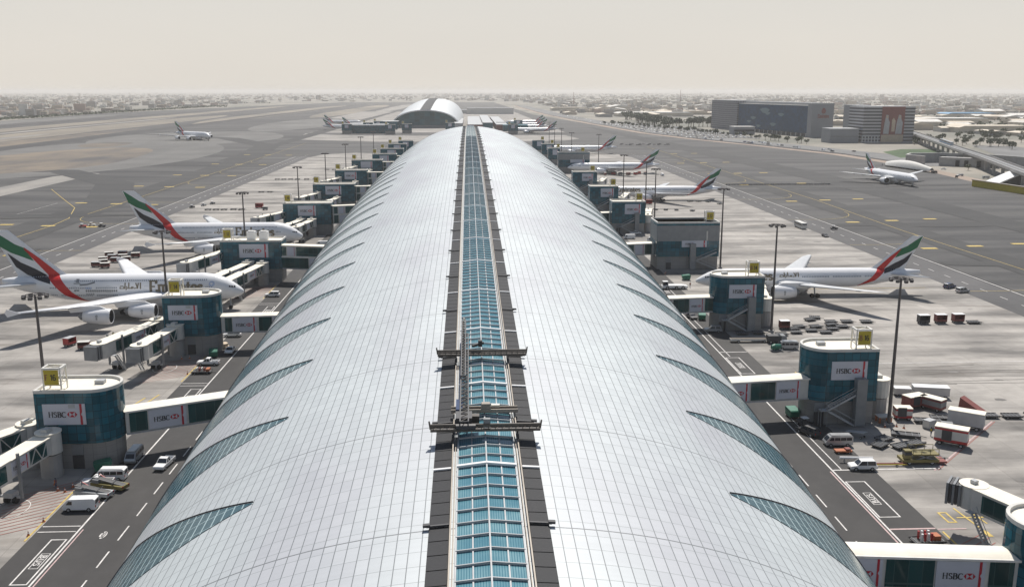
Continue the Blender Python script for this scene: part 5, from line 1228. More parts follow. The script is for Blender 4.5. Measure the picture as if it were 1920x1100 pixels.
for i, (x, y, d, L, l) in enumerate(((88.8, 173.4, -10, 5.2, 'long dark dolly behind the white cargo container'), (92.6, 174.8, -14, 5.0, 'long dark dolly left of the grey box trailer'), (80.9, 166.0, -20, 5.2, 'long dark dolly at the base of the right mast'),
        (76.0, 164.2, 30, 3.2, 'dark dolly upper of the pair right of the silver minibus'), (73.9, 161.2, 40, 3.2, 'dark dolly lower of the pair right of the silver minibus'), (77.6, 160.4, 20, 3.6, 'dark dolly above the yellow loader'), (80.6, 161.6, 20, 3.4, 'dark dolly right above the yellow loader'), (80.6, 154.6, 0, 3.4, 'low dolly right of the yellow loader'),
        (102.4, 175.8, -4, 3.6, 'dark dolly right of the grey box trailer, first of the row'), (106.9, 175.4, -4, 3.6, 'dark dolly second of the row on the right'), (111.6, 175.6, -4, 3.4, 'dark dolly at the right edge end of the row'),
        (95.4, 257.6, 20, 3.0, 'upper left dolly of the pack near the right jet engine'), (97.6, 260.0, -15, 3.0, 'topmost dolly of the pack near the right jet engine'), (100.4, 255.0, 0, 3.2, 'upper right dolly of the pack near the jet engine'), (105.0, 255.0, 0, 3.2, 'single dark dolly right of the pack'), (110.4, 254.6, 0, 3.2, 'second single dark dolly right of the pack'),
        (89.6, 249.8, 10, 3.2, 'left dolly in the pack beside the red cart'), (91.4, 245.4, 0, 3.2, 'lower left dolly in the pack'), (94.1, 249.6, 15, 3.2, 'central dolly in the pack'), (97.8, 246.9, 0, 3.2, 'lower dolly right of centre in the pack'), (101.4, 249.2, 0, 3.4, 'right dolly in the pack'), (99.2, 251.6, 15, 3.0, 'dolly near right end of the pack'),
        (94.6, 243.4, 0, 3.2, 'lowest dolly in the pack'), (86.6, 243.6, 0, 3.0, 'dolly below the red cart'), (87.2, 247.4, 20, 3.0, 'dolly touching the red cart'), (76.2, 243.4, 0, 3.0, 'dolly at the front right of the second right gate building'), (71.6, 243.0, 0, 3.0, 'dolly at the front middle of the second right gate building'), (82.0, 241.8, 0, 3.2, 'dolly at the foot of the second right mast'), (140.2, 252.4, 0, 3.6, 'lone dolly right of three red carts'))):
    dolly('dark ' * (not l.startswith(('dark', 'long', 'lone', 'single'))) + l, (x, y), d, L)
dolly('dolly with red and white gas bottles behind the lower right bridge', (64.6, 123.6), 5, 4.6, 'barrels')
dolly('dolly loaded with pale posts and an orange crate beside left bay', (-63.4, 213.6), 0, 4.4, 'posts')
cart('red and white cart standing in the dolly pack on the right', (84.9, 248.6), 0, 'brickred', 'white', 2.6, 2.0, 2.4)
for i, x in enumerate((126.0, 131.1, 136.3)): cart('white topped cart on the open right apron, ' + ['left', 'middle', 'right'][i] + ' of three', (x, 253 + .4 * i), 0, ['dark', 'brickred', 'brickred'][i], 'white', 3.0, 1.9, 2.5)
cart('red ended cart alone under the left wing tip, the left one', (-103.9, 239.8), 70, 'redpaint', 'lgrey', 2.8, 1.8, 2.2); cart('pale cart beside the red ended one under the left wing tip', (-98.9, 236.2), 10, 'brickred', 'offwhite', 2.8, 1.8, 2.0)
for i, (x, y) in enumerate(((-139.6, 352.4), (-135.6, 350.2), (-138.9, 357.2), (-136.0, 361.8), (-141.0, 363.0), (-132.6, 363.4), (-139.6, 368.4), (-135.6, 368.8), (-143.0, 374.6), (-138.4, 376.4), (-132.0, 372.5))):
    cart('red striped luggage cart in the pack at the left apron edge', (x, y), 12 * (i % 3), 'brickred', 'offwhite' if i % 3 else 'lgrey', 3.2, 1.9, 1.9)
for i, (x, y) in enumerate(((-144.1, 523.7), (-139.7, 523.5), (-135.4, 523.3), (-130.4, 524), (-125.8, 523), (-134.5, 615.0), (-129, 615), (-141.8, 704.8), (-137, 704.5), (-132.0, 704.4), (-127, 704), (-120.3, 703.8), (-114, 704), (-118, 790), (-112, 790), (-106.8, 790))):
    dolly('empty dark dolly in a row on the far left apron', (x, y), 0, 3.6)
cart('red cart beside the rows of dollies on far left apron', (-118, 532), 0, 'redpaint', 'brickred', 4.2, 2.2, 2.6); cart('small grey cart at the end of the near dolly row, far left', (-112.8, 522.5), 0, 'grey', 'offwhite')
dd = dolly('dark dolly in the long train crossing the far right field', (178.3, 650), 0, 3.2)
for i in range(1, 19): dup(dd, (178.3 + 3.9 * i, 650 + .25 * (i % 4), .02), 0)
for i in range(20): dup(dd, (183 + 3.1 * i, 1150 + 12 * math.sin(i * 1.7), .02), .4 * (i % 3), 'dark equipment unit standing in rows on the far right field', 'equipment rows on far right field')
for i, (x, y) in enumerate(((107.4, 553), (112, 552), (129, 552), (134.1, 552), (139.1, 549), (119.9, 507), (106.4, 512), (112, 511), (101, 513), (143, 538))): dup(dd, (x, y, .02), .2 * i, 'dark dolly near the second right airliner', 'dollies near the second right airliner')
for i, (x, y) in enumerate(((110.9, 733), (116, 731), (121.8, 729), (128, 732), (135.8, 733), (104, 730), (132, 738), (126, 600), (132, 601), (138, 600), (121, 601))): cart('red or grey cart serving the third right airliner', (x, y), 15 * i, ('redpaint', 'grey', 'brickred')[i % 3], 'offwhite' if i % 2 else 'brickred', 3, 1.9, 2.2, group='carts by the third right airliner')
cart('large red cart under the wing of second right airliner', (100.5, 540), 0, 'redpaint', 'brickred', 7, 2.4, 2.6)
# yellow cargo loader
t = simple('cargo_loader', 'yellow container loader with raised platform frame at lower right', 'cargo loader', (77.3, 153.4), 178)
b = MB(); b.box((0, 0, .75), (6.4, 2.6, .5), M['yellowpaint']); b.box((-3.8, 0, .5), (1.6, 2.4, .3), M['brickred']); b.build('chassis', t)
b = MB(); b.box((-.8, 0, 1.9), (4.6, 2.5, .25), M['yellowpaint']); 
for s in (-1, 1): b.bar((-3, s * 1.2, 2.9), (1.5, s * 1.2, 2.9), .1, M['yellowpaint']); [b.bar((x, s * 1.2, 2), (x, s * 1.2, 2.9), .08, M['yellowpaint']) for x in (-3, -1.5, 0, 1.5)]; b.bar((-2.4, s * 1.0, .9), (.8, s * 1.0, 1.9), .2, M['grey']); b.bar((.8, s * 1.0, .9), (-2.4, s * 1.0, 1.9), .2, M['grey'])
b.build('lift_platform', t)
b = MB(); b.box((2.3, .6, 1.9), (1.2, 1.1, 1.5), M['yellowpaint']); b.box((2.3, .6, 2.1), (1.24, 1.14, .6), M['vglass']); b.build('operator_cab', t); wheels(t, (2.0, -2.0), 1.15, .45); 
t = simple('tow_bar', 'long red and white tow bar lying left of the yellow loader', 'tow bar', (71.2, 152.2), 178); b = MB(); b.bar((-3.4, 0, .4), (3.4, 0, .4), .25, M['brickred']); b.bar((-3.4, .5, .4), (2.0, .5, .4), .12, M['sign_yellow']); b.build('pole', t); wheels(t, (-1.6,), .5, .22, .14)
t = simple('stored_pole', 'long white pole lying on trestles behind the estate car', 'pole', (66.4, 153.9), 176); b = MB(); b.tube([(-2.9, 0, .9), (2.9, 0, .9)], .22, M['white'], 10); b.build('pole', t)
for x in (-2, 2): b = MB(); b.bar((x, -.4, 0), (x, 0, .75), .1, M['grey']); b.bar((x, .4, 0), (x, 0, .75), .1, M['grey']); b.build('trestle', t)
t = simple('orange_trolley', 'low orange trolley in front of the silver minibus at right', 'trolley', (65.9, 158.5), 0); b = MB(); b.box((0, 0, .45), (3.0, 1.3, .3), M['orange']); b.box((.8, 0, .75), (.9, 1, .3), M['brickred']); b.build('tray', t); wheels(t, (-1, 1), .55, .2, .12)
t = simple('boarding_steps', 'pale folded ladder steps right of the silver minibus', 'steps', (71.6, 166.6), -55); b = MB()
for s in (-.6, .6): b.bar((-2, s, .5), (2, s, 1.3), .12, M['lgrey'])
for i in range(9): b.box((-1.8 + i * .45, 0, .58 + i * .09), (.25, 1.1, .05), M['lgrey'])
b.build('ladder', t); wheels(t, (-1.4, 1.4), .6, .22, .12)
t = simple('belt_trailer', 'long olive conveyor trailer lying across the bay below second right gate', 'conveyor trailer', (71.6, 235.4), 178); b = MB(); b.box((0, 0, .75), (10.5, 1.7, .4), M['offwhite']); b.box((0, 0, .99), (10.3, 1.4, .06), M['soil']); b.build('conveyor', t); wheels(t, (-3.5, 3.2), .75, .35)
t = simple('utility_truck', 'dark grey utility truck at the end of the olive conveyor', 'truck', (77.4, 234.4), 0); b = MB(); b.box((0, 0, 1.3), (3.4, 2.2, 1.6), M['dark']); b.build('box', t); b = MB(); b.side([(1.75, .5), (3.2, .5), (3.2, 1.4), (2.8, 2.1), (1.75, 2.1)], 1.0, M['grey']); b.build('cab', t); b = MB(); b.box((3.1, 0, 1.65), (.1, 1.6, .5), M['vglass']); b.build('windscreen', t); wheels(t, (-1.0, 2.5), 1.0, .45)
t = simple('engine_stand', 'green engine stand beside the pale estate vehicle', 'engine stand', (75.6, 226.6), 20); b = MB(); b.tube([(-1.4, 0, 1.1), (-.6, 0, 1.1), (1.2, 0, 1.1)], [.5, .85, .6], M['greenpaint'], 12); b.build('drum', t); b = MB(); [b.bar((x, s, .2), (x, s * .4, .9), .12, M['grey']) for x in (-1, .9) for s in (-.9, .9)]; b.box((0, 0, .25), (2.8, 2.0, .12), M['grey']); b.build('cradle', t)
t = simple('pushback_tug', 'white pushback tug waiting at the nose of right jet', 'pushback tug', (66.3, 303.5), 0); b = MB(); b.side([(-4.2, .5), (4.2, .5), (4.2, 1.1), (2.5, 1.35), (-3.0, 1.4), (-4.2, 1.2)], 1.5, M['white']); b.build('body', t)
b = MB(); b.side([(-3.9, 1.4), (-2.2, 1.4), (-2.4, 2.5), (-3.8, 2.5)], .95, M['vglass']); b.box((-3.1, 0, 2.55), (1.7, 2.0, .12), M['white']); b.build('cab', t); wheels(t, (-2.6, 0.4, 2.6), 1.35, .6, .4)
t = simple('bus', 'beige and silver bus on the right perimeter road', 'bus', (156.4, 441), -90); b = MB(); b.side([(-5.5, .4), (5.5, .4), (5.6, 2.0), (5.3, 3.0), (-5.5, 3.0)], 1.25, M['offwhite']); b.build('body', t)
for s in (-1, 1): b = MB(); b.box((0, s * 1.26, 2.1), (10, .03, .9), M['vglass']); b.build('window_band', t)
b = MB(); b.box((5.5, 0, 2.0), (.12, 2.1, 1.3), M['vglass']); b.build('windscreen', t); wheels(t, (-3.4, 3.6), 1.15, .5)
def tractor(label, pos, deg, c):
    t = simple('tow_tractor', label, 'tow tractor', pos, deg); b = MB(); b.side([(-1.6, .35), (1.6, .35), (1.6, .95), (.3, 1.0), (-1.6, .8)], .75, M[c]); b.build('body', t); b = MB(); b.box((-.3, 0, 1.85), (1.3, 1.3, .07), M['white']); [b.bar((x, s, .9), (x, s, 1.85), .07, M['dark']) for x in (-.9, .3) for s in (-.6, .6)]; b.build('canopy', t); b = MB(); b.box((-.5, 0, 1.05), (.5, 1.0, .5), M['dark']); b.build('seat', t); wheels(t, (-1.0, 1.0), .68, .35); return t
tractor('red and white tow tractor alone on the left taxiway, near of two', (-186, 458.6), 10, 'redpaint'); tractor('white tow tractor just behind the red one on the left taxiway', (-183.2, 462.6), 10, 'white'); tractor('dark tow tractor at the near bay left of the silver minibus', (63.6, 172.6), 100, 'dark')
for i, (x, y) in enumerate(((-155.5, 534), (-151.6, 543), (-149.0, 552))): tractor(('dark', 'pale grey', 'mid grey')[i] + ' tow tractor in the group on the left perimeter road', (x, y), 70, ('dark', 'lgrey', 'grey')[i])
t0 = None
for i, (x, y, k) in enumerate(((-165.5, 460, 0), (170.8, 436, 0))): tractor('small dark tractor standing on the taxiway ' + ('at left', 'at right')[i], (x - 12 * (i == 0), y), 0, 'dark')
# cones
def cone():
    t = thing('traffic_cone', 'orange and white traffic cone at the edge of a hatched stand', 'traffic cone', (0, 0, 0), 0, 'traffic cones by the stands'); b = MB(); b.tube([(0, 0, .06), (0, 0, .8)], [.2, .03], M['orange'], 10); b.box((0, 0, .03), (.5, .5, .06), M['orange']); b.build('cone_body', t); b = MB(); b.tube([(0, 0, .4), (0, 0, .55)], [.125, .09], M['white'], 10); b.build('band', t); return t
c0 = cone(); c0.location = (-68.8, 147.9, .02)
for x, y in ((-67.5, 147.4), (-70.4, 150.5), (-67.0, 149.4), (-66.2, 136.4), (-66.4, 131.8), (79.2, 171.2), (81.6, 171.4), (82.6, 170.4), (-66.5, 213), (-71.6, 226), (-69.8, 226.4), (68.4, 329), (69.1, 331)): dup(c0, (x, y, .02), 0)
t = simple('water_barrier', 'white table like barrier with orange legs at foot of right mast', 'barrier', (80.2, 174.2), 0); b = MB(); b.box((0, 0, 1.3), (2.8, 2.2, .16), M['offwhite']); b.build('top', t)
for x in (-1.1, 1.1):
    for y in (-.8, .8): b = MB(); b.box((x, y, .61), (.4, .3, 1.22), M['orange']); b.build('leg', t)
# ground crew
def person(label, pos, deg, vest, step=.18):
    o = bpy.data.objects.new('person', bpy.data.meshes.new('person')); COL.objects.link(o)
    P = [(0, 0, .98, .13), (0, 0, 1.2, .14), (0, 0, 1.42, .15), (0, 0, 1.55, .06), (.02, 0, 1.68, .095), (.02, 0, 1.78, .08),
         (0, .1, .92, .095), (step * .6, .11, .5, .065), (step, .11, .08, .045), (step + .16, .11, .04, .04), (0, -.1, .92, .095), (-step * .3, -.11, .5, .065), (-step, -.11, .08, .045), (-step + .16, -.11, .04, .04),
         (0, .2, 1.42, .06), (-.04, .26, 1.15, .045), (.06, .27, .9, .035), (.08, .27, .82, .03), (0, -.2, 1.42, .06), (.05, -.26, 1.15, .045), (.16, -.25, .93, .035), (.2, -.25, .86, .03)]
    E_ = [(0, 1), (1, 2), (2, 3), (3, 4), (4, 5), (0, 6), (6, 7), (7, 8), (8, 9), (0, 10), (10, 11), (11, 12), (12, 13), (2, 14), (14, 15), (15, 16), (16, 17), (2, 18), (18, 19), (19, 20), (20, 21)]
    o.data.from_pydata([p[:3] for p in P], E_, []); o.data.materials.append(M['navy'])
    sk = o.modifiers.new('skin', 'SKIN'); sv = o.data.skin_vertices[0].data
    for i, p in enumerate(P): sv[i].radius = (p[3], p[3])
    sv[0].use_root = True; sb = o.modifiers.new('sub', 'SUBSURF'); sb.levels = 1; sb.render_levels = 1
    o.location = (pos[0], pos[1], .02); o.rotation_euler = (0, 0, math.radians(deg)); tag(o, label, 'person', 'ground crew on the apron')
    b = MB(); b.tube([(0, 0, 1.0), (0, 0, 1.2), (0, 0, 1.5)], [.18, .2, .17], M[vest], 10, cap=False); b.build('vest', o)
    b = MB(); b.tube([(.02, 0, 1.72), (.02, 0, 1.8), (.02, 0, 1.85)], [.115, .1, .03], M['ink'], 10); b.build('hair', o)
person('person in orange vest walking by the cones at lower left gate', (-69.6, 149), 30, 'orange')
person('person in yellow vest standing on apron below the double decker jet engine', (-95.5, 247), 100, 'sign_yellow', .05)
person('person in yellow vest beside the box trailers on the right', (85.9, 166.2), 200, 'sign_yellow', .1)
person('person in orange vest near the pushback tug at right jet nose', (72, 305.5), 90, 'orange', .1)
# ---------------------------------------------------------------- the far side: second concourse, hotels, viaduct, city
def arch(label, xc, y0, y1, hw, h0, h1, seed=0):
    t = thing('arched_concourse', label, 'terminal building', (xc, y0, 0), 0)
    L = y1 - y0; H = lambda f: h0 + (h1 - h0) * math.sin(min(1, f * 1.6) * PI / 2) - 8 * max(0, f - .6); Wd = lambda f: hw * (1 + .1 * math.sin(f * PI))
    ns, kt = 40, 48; vs = []; uv = []
    for i in range(ns + 1):
        f = i / ns
        for k in range(kt + 1):
            a = PI * k / kt; ov = 10 * math.sin(a) if i == 0 else 0
            vs.append((Wd(f) * math.cos(a), f * L - ov, H(f) * math.sin(a) ** .85))
    me = bpy.data.meshes.new('roof'); fs = [(i * (kt + 1) + k, i * (kt + 1) + k + 1, (i + 1) * (kt + 1) + k + 1, (i + 1) * (kt + 1) + k) for i in range(ns) for k in range(kt)]
    me.from_pydata(vs, [], fs); me.materials.append(M['roofplain']); me.polygons.foreach_set('use_smooth', [True] * len(fs)); o = bpy.data.objects.new('roof', me); COL.objects.link(o); o.parent = t; recalc(o, False)
    b = MB(); b.face([(hw * .985 * math.cos(PI * k / 40), 2, H(0) * .97 * math.sin(PI * k / 40) ** .85) for k in range(41)], M['farglass']); b.build('glass_front', t)
    b = MB(); rr = [(hw * math.cos(PI * k / 40), 0 - 10 * math.sin(PI * k / 40), H(0) * math.sin(PI * k / 40) ** .85 - .6) for k in range(41)]
    b.tube(rr, 1.1, M['white'], 6); b.build('roof_edge', t)
    b = MB()
    for i in range(ns):
        f0, f1 = i / ns, (i + 1) / ns; ya = f0 * L - (9 if i == 0 else 0)
        b.face([(-9, ya, H(f0) + .5), (9, ya, H(f0) + .5), (9, f1 * L, H(f1) + .5), (-9, f1 * L, H(f1) + .5)], M['strip'])
    b.build('ridge_skylight', t); b = MB(); b.box((0, -1, 2.2), (hw * 1.5, 8, 4.4), M['grey']); b.build('entrance_wall', t); return t
M['roofplain'] = plain('distant_metal_roof', (.60, .62, .63), .45, metal=.25, var=.04)
M['farglass'] = glass_mat('distant_glass_front', (.016, .10, .13), (.04, .13, .155), 9, 5, lw=.05, rough=.4, spec=.1)
arch('distant arched concourse with curved white roof edge and dark glass front', -76, 1690, 2450, 59, 31, 47)
for i, (x, y, w, d, h, m, l) in enumerate(((-150, 1480, 60, 20, 12, 'teal', 'teal glass gate wing left of the distant arched concourse'), (-165, 1560, 70, 20, 11, 'teal', 'second teal glass wing behind the gate wing, far left'), (-135, 1640, 30, 40, 13, 'teal', 'teal glass block touching left foot of the arched concourse'),
        (10, 1830, 24, 500, 9, 'brickred', 'long dull red wing right of the distant arched concourse'), (31, 1820, 16, 480, 12, 'teal', 'long dark green glass roof between red wings in the distance'), (54, 1820, 18, 480, 9, 'brickred', 'second long dull red wing beyond the roof end'), (75, 1560, 40, 40, 9, 'farglass', 'pale green glass wing beyond the roof end, near'), (70, 1680, 44, 30, 9, 'farglass', 'pale green glass wing beyond the roof end, far'),
        (-18, 1760, 14, 300, 10, 'lgrey', 'grey strip wing touching right foot of the arched concourse'), (60, 2700, 130, 40, 16, 'offwhite', 'bright cream hangar in the far distance beyond the roof end'), (-40, 2750, 120, 40, 10, 'lgrey', 'long grey shed in the distance behind the arched concourse'))):
    t = thing('terminal_wing', l, 'terminal building', (x, y, 0)); b = MB(); b.box((0, 0, h / 2), (w, d, h), M[m]); b.build('wall', t); b = MB(); b.box((0, 0, h + .3), (w + .8, d + .8, .6), M['lgrey'] if m != 'farglass' else M['farglass']); b.build('roof', t)
M['grid1'] = glass_mat('balcony_grid_facade', (.10, .10, .115), (.30, .30, .32), 4.2, 3.4, lw=.36, rough=.7, var=.25)
M['grid2'] = glass_mat('strip_facade', (.07, .07, .08), (.46, .46, .47), 400, 3.9, lw=.5, rough=.7, var=.1, lwx=-1)
M['hotelglass'] = glass_mat('hotel_glass', (.010, .055, .12), (.008, .045, .10), 5, 4, lw=.05, rough=.5, var=.25, spec=.1); M['starglass'] = plain('star_glass', (.06, .15, .19), .4)
M['hgrey'] = plain('hotel_grey_panel', (.26, .27, .29), .7, var=.05, scale=.1)
# hotel one: a long slab running away from the camera
t = thing('hotel_building', 'long hotel slab with dark blue mirrored front and grey end wall', 'hotel', (475, 1316, 0), math.atan2(350, -50))
def slab(parent, nm, x0, x1, d, h, mat, z0=0, y0=0, top='lgrey'):
    b = MB(); b.box(((x0 + x1) / 2, y0 - d / 2, (h + z0) / 2), (x1 - x0, d, h - z0), M[mat]); o = b.build(nm, parent); b = MB(); b.box(((x0 + x1) / 2, y0 - d / 2, h + .4), (x1 - x0 + .3, d + .3, .8), M[top]); b.build('parapet', o); return o
slab(t, 'end_wing', 0, 12, 33, 46, 'hgrey'); slab(t, 'mirrored_wing', 12, 246, 30, 43, 'hotelglass', 5, -1.2, 'offwhite'); slab(t, 'balcony_wing', 246, 353, 34, 47.5, 'grid1', 0, 1.5); slab(t, 'roof_storey', 20, 240, 16, 46.5, 'hgrey', 43.9, -10)
b = MB(); b.box((129, -16, 2.4), (230, 26, 4.8), M['dark']); b.build('ground_floor', t)
for i in range(16): b = MB(); b.box((16 + i * 15, -1.4, 2.4), (1.2, 1.2, 4.8), M['offwhite']); b.build('column', t)
b = MB()
for i, (x, y, r_) in enumerate(((150, 34, 5), (140, 30, 3), (95, 29, 3), (190, 22, 3), (120, 14, 3.2), (205, 16, 2.4), (170, 10, 2.4))): b.face([(x + 3 * r_ * math.cos(a) * (1 + .3 * math.sin(3 * a)), -1.1, y + r_ * .8 * math.sin(a)) for a in [2 * PI * k / 12 for k in range(12)]], M['starglass'])
b.build('star_decoration', t)
b = MB(); q, wd = strokes('Emirates', .26, .16); lay(b, [[(x / wd * 17, y * 4.5) for x, y in f] for f in q], (-.3, -9, 27), (0, -1, 0), (0, 0, 1), (-1, 0, 0), M['brickred']); b.face([(-.3, -17.5 + 3.2 * math.cos(a) * (1 - .3 * math.sin(a)), 36.5 + 4 * math.sin(a)) for a in [2 * PI * k / 12 for k in range(12)]], M['brickred']); b.build('wall_sign', t)
t = thing('hotel_building', 'grey tower block with white storey bands and tall red mural', 'hotel', (470, 1176, 0))
slab(t, 'plain_wing', 26, 50, 28, 45, 'hgrey', 0, 80); slab(t, 'banded_wing', 20, 85, 46, 44, 'grid2', 0, 46); 
b = MB(); b.box((57.5, -.4, 23), (29, .8, 43), M['brickred']); mu = b.build('mural', t)
b = MB()
for cx_, w_ in ((49.5, 6.5), (65.5, 7.5)): b.side([(cx_ - w_ / 2 - .6, 11), (cx_ + w_ / 2, 11), (cx_ + w_ / 2 + .5, 25), (cx_ + w_ * .3, 29), (cx_ + 1.6, 34), (cx_ - 1.2, 34.5), (cx_ - w_ * .35, 28), (cx_ - w_ / 2 + .4, 24)], .1, M['lgrey'], (0, -.95, 0)); b.side([(cx_ - 1, 30.5), (cx_ + 1.3, 30.5), (cx_ + 1, 33.5), (cx_ - .7, 33.5)], .1, M['tan'], (0, -1.1, 0))
b.box((57.5, -.9, 5.5), (28, .1, 9), M['tan']); b.side([(56, 14), (60, 14), (60.5, 27), (58, 31), (56, 28)], .1, M['tan'], (0, -.97, 0)); b.build('mural_figures', mu)
for i in range(6): b = MB(); b.box((20 + i * 4, -.3, 4), (1.2, .6, 8), M['offwhite']); b.build('column', t)
t = thing('annex_building', 'low plain grey annex in front of the banded hotel tower', 'annex', (467, 1190, 0)); slab(t, 'wall', -18, 18, 30, 17, 'hgrey', 0, 15); b = MB(); b.box((0, -15.2, 8), (34, .3, 2), M['grey']); b.build('louvre_band', t)
t = thing('annex_building', 'small grey pavilion at left foot of the mirrored hotel', 'annex', (408, 1420, 0)); slab(t, 'wall', -16, 16, 24, 11, 'hgrey', 0, 12, 'offwhite'); b = MB(); b.box((0, -12.2, 6), (30, .3, 3), M['vglass']); b.build('window_band', t)
gsrc = [o for o in COL.objects if o.get('category') == 'gate building' and 'farthest teal gate building in the row left' in o['label']][0]
for x, y, l in ((-185, 1462, 'leftmost small gate building before the distant arched concourse'), (-160, 1530, 'small gate building behind the leftmost distant one'), (-150, 1600, 'small gate building amid distant parked jets'), (-118, 1440, 'small gate building in front of the distant arch, left'), (-95, 1470, 'small gate building in front of the distant arch, middle'), (-30, 1520, 'small gate building right of the distant arch front'), (66, 1440, 'small gate building beyond the roof end, near the far jets'), (84, 1640, 'small gate building farthest beyond the roof end')):
    dup(gsrc, (x, y, 0), 0, l, 'small distant gate buildings')
jsrc = [o for o in COL.objects if o.get('category') == 'airliner' and 'left tail of the pair' in o['label']][0]
for x, y, r_, l in ((-205, 1860, 180, 'small distant airliner far behind the left pair'), (70, 1840, 0, 'small distant airliner at the back of the right far group')): dup(jsrc, (x, y, 0), math.radians(r_), l)
# roads, verge, parking, green plot
edge = [(358, 650), (377, 806), (370, 960), (333, 1137), (298, 1265), (262, 1461), (233, 1894), (200, 2621), (190, 4200)]
def ribbon(name, pts, o0, o1, z, mat, skew=1.0):
    L = []; R2 = []
    for i, p in enumerate(pts):
        a = Vector(pts[max(0, i - 1)]); c = Vector(pts[min(len(pts) - 1, i + 1)]); d = (c - a).normalized(); nrm = Vector((d.y, -d.x)); L.append(tuple(Vector(p) + nrm * o0)); R2.append(tuple(Vector(p) + nrm * o1))
    return sheet(name, L + R2[::-1], z, mat)
ribbon('verge', edge, 0, 13, .0, M['pink']); ribbon('highway', edge[1:], 14, 62, .0, M['roadgrey'])
sheet('parking_lot', [(305, 1310), (400, 1290), (400, 1640), (330, 1980), (262, 1980), (300, 1500)], .01, M['shoulder'])
sheet('lawn', [(419, 911), (482, 939), (523, 1044), (481, 1046), (440, 1000)], .0, M['grass']); sheet('road', [(360, 640), (390, 600), (560, 720), (640, 1100), (600, 1120), (480, 800)], .0, M['roadgrey'])
wl = MB()
for i in range(len(edge) - 1):
    a, c = edge[i], edge[i + 1]
    if i < 1: continue
    wl.bar((a[0] + 13, a[1], .6), (c[0] + 13, c[1], .6), .3, M['lgrey'], 1.2)
tag(wl.build('perimeter_wall'), 'low pale perimeter wall along the right edge of the airfield', 'wall')
# viaduct with train
M['deckgrey'] = plain('viaduct_deck', (.19, .18, .17), .85)
VP = [(640, 1450), (606, 1320), (575.8, 1216.5), (505.4, 1010.7), (460.9, 879.7), (424.1, 765.5), (376.6, 631.4), (330, 500)]
VP = VP[:-1] + [(352, 560)]
t = thing('rail_viaduct', 'pale concrete rail viaduct curving down to the right edge', 'viaduct'); b = MB()
def offs(i, o): a = Vector(VP[max(0, i - 1)]); c = Vector(VP[min(len(VP) - 1, i + 1)]); d = (c - a).normalized(); return Vector(VP[i]) + Vector((d.y, -d.x)) * o
for nm, o0, o1, za, zb, mt in (('deck', -5, 5, 8.3, 10, 'deckgrey'), ('parapet', -5.4, -5.0, 9.2, 11.2, 'concrete_wall'), ('parapet', 5.0, 5.4, 9.2, 11.2, 'concrete_wall'), ('track_bed', -3.6, -1.0, 10.01, 10.2, 'grey'), ('track_bed', 1.0, 3.6, 10.01, 10.2, 'grey')):
    b = MB(); n = len(VP); vs = []
    for i in range(n):
        p, q = offs(i, o0), offs(i, o1); vs += [(p.x, p.y, za), (q.x, q.y, za), (q.x, q.y, zb), (p.x, p.y, zb)]
    b.mesh(vs, [(i * 4 + k, i * 4 + (k + 1) % 4, (i + 1) * 4 + (k + 1) % 4, (i + 1) * 4 + k) for i in range(n - 1) for k in range(4)] + [(0, 1, 2, 3), (4 * n - 4, 4 * n - 3, 4 * n - 2, 4 * n - 1)], M[mt]); recalc(b.build(nm, t))
for i in range(len(VP) - 1):
    a, c = Vector(VP[i]), Vector(VP[i + 1]); L = (c - a).length; n = int(L / 34)
    for k in range(n): p = a + (c - a) * (k / n); b = MB(); b.tube([(p.x, p.y, 0), (p.x, p.y, 6.6), (p.x, p.y, 8.3)], [1.3, 1.3, 3.6], M['concrete_wall'], 10); b.build('pier', t)
ps = [Vector(VP[3]) * (1 - f) + Vector(VP[4]) * f for f in (0, .14, .28, .42, .56)]; t = thing('metro_train', 'pale blue and white train on the viaduct at right', 'train', (ps[0].x, ps[0].y, 10.2))
for i, (a, c) in enumerate(zip(ps, ps[1:])):
    d = c - a; m_ = (a + c) / 2 - ps[0] + Vector((2.2, 0)); an = math.atan2(d.y, d.x); b = MB(); b.box((m_.x, m_.y, 1.7), (d.length - 1.0, 2.8, 3.3), M['silver'], an, .94); cr_ = b.build('carriage', t)
    b = MB(); b.box((m_.x, m_.y, 2.1), (d.length - 2, 2.9, .9), M['vglass'], an); b.build('window_band', cr_); b = MB(); b.box((m_.x, m_.y, .8), (d.length - 1.4, 2.9, .5), M['blueroof'], an); b.build('blue_stripe', cr_)
# retaining wall with portal, tent roof, canopies, yellow wall
t = thing('retaining_wall', 'curved concrete underpass wall with two dark portal openings', 'wall'); pts = [(392, 806), (386, 828), (398, 846), (425, 850), (452, 835), (470, 800), (478, 770)]; b = MB()
for a, c in zip(pts, pts[1:]): b.bar((a[0], a[1], 4.2), (c[0], c[1], 4.2), 1.2, M['concrete_wall'], 8.4)
b.build('wall', t); b = MB()
for a, c in zip(pts, pts[1:]): b.bar((a[0], a[1], 8.6), (c[0], c[1], 8.6), 1.6, M['offwhite'], .5)
b.build('coping', t)
for x in (428, 440): b = MB(); b.box((x, 846.6 - (x - 425) * .5, 3.2), (5, 1.0, 6.4), M['tyre'], -.4); b.build('portal_opening', t)
t = thing('portal_building', 'concrete bridge abutment under the viaduct beside the far right jet', 'abutment', (428, 800, 0)); b = MB(); b.box((0, 0, 3.8), (46, 10, 7.6), M['concrete_wall'], -.7); b.build('wall', t)
for s in (-8, -1, 9): b = MB(); b.box((s * .76 - 3.2, -s * .64 - 3.9, 2.8), (3.2, 1, 5.2), M['tyre'], -.7); b.build('portal_opening', t)
t = thing('tent_roof', 'long low white curved canopy behind the taxiing right jet', 'canopy', (366, 780, 0), math.radians(-88)); b = MB(); n = 16; vs = []
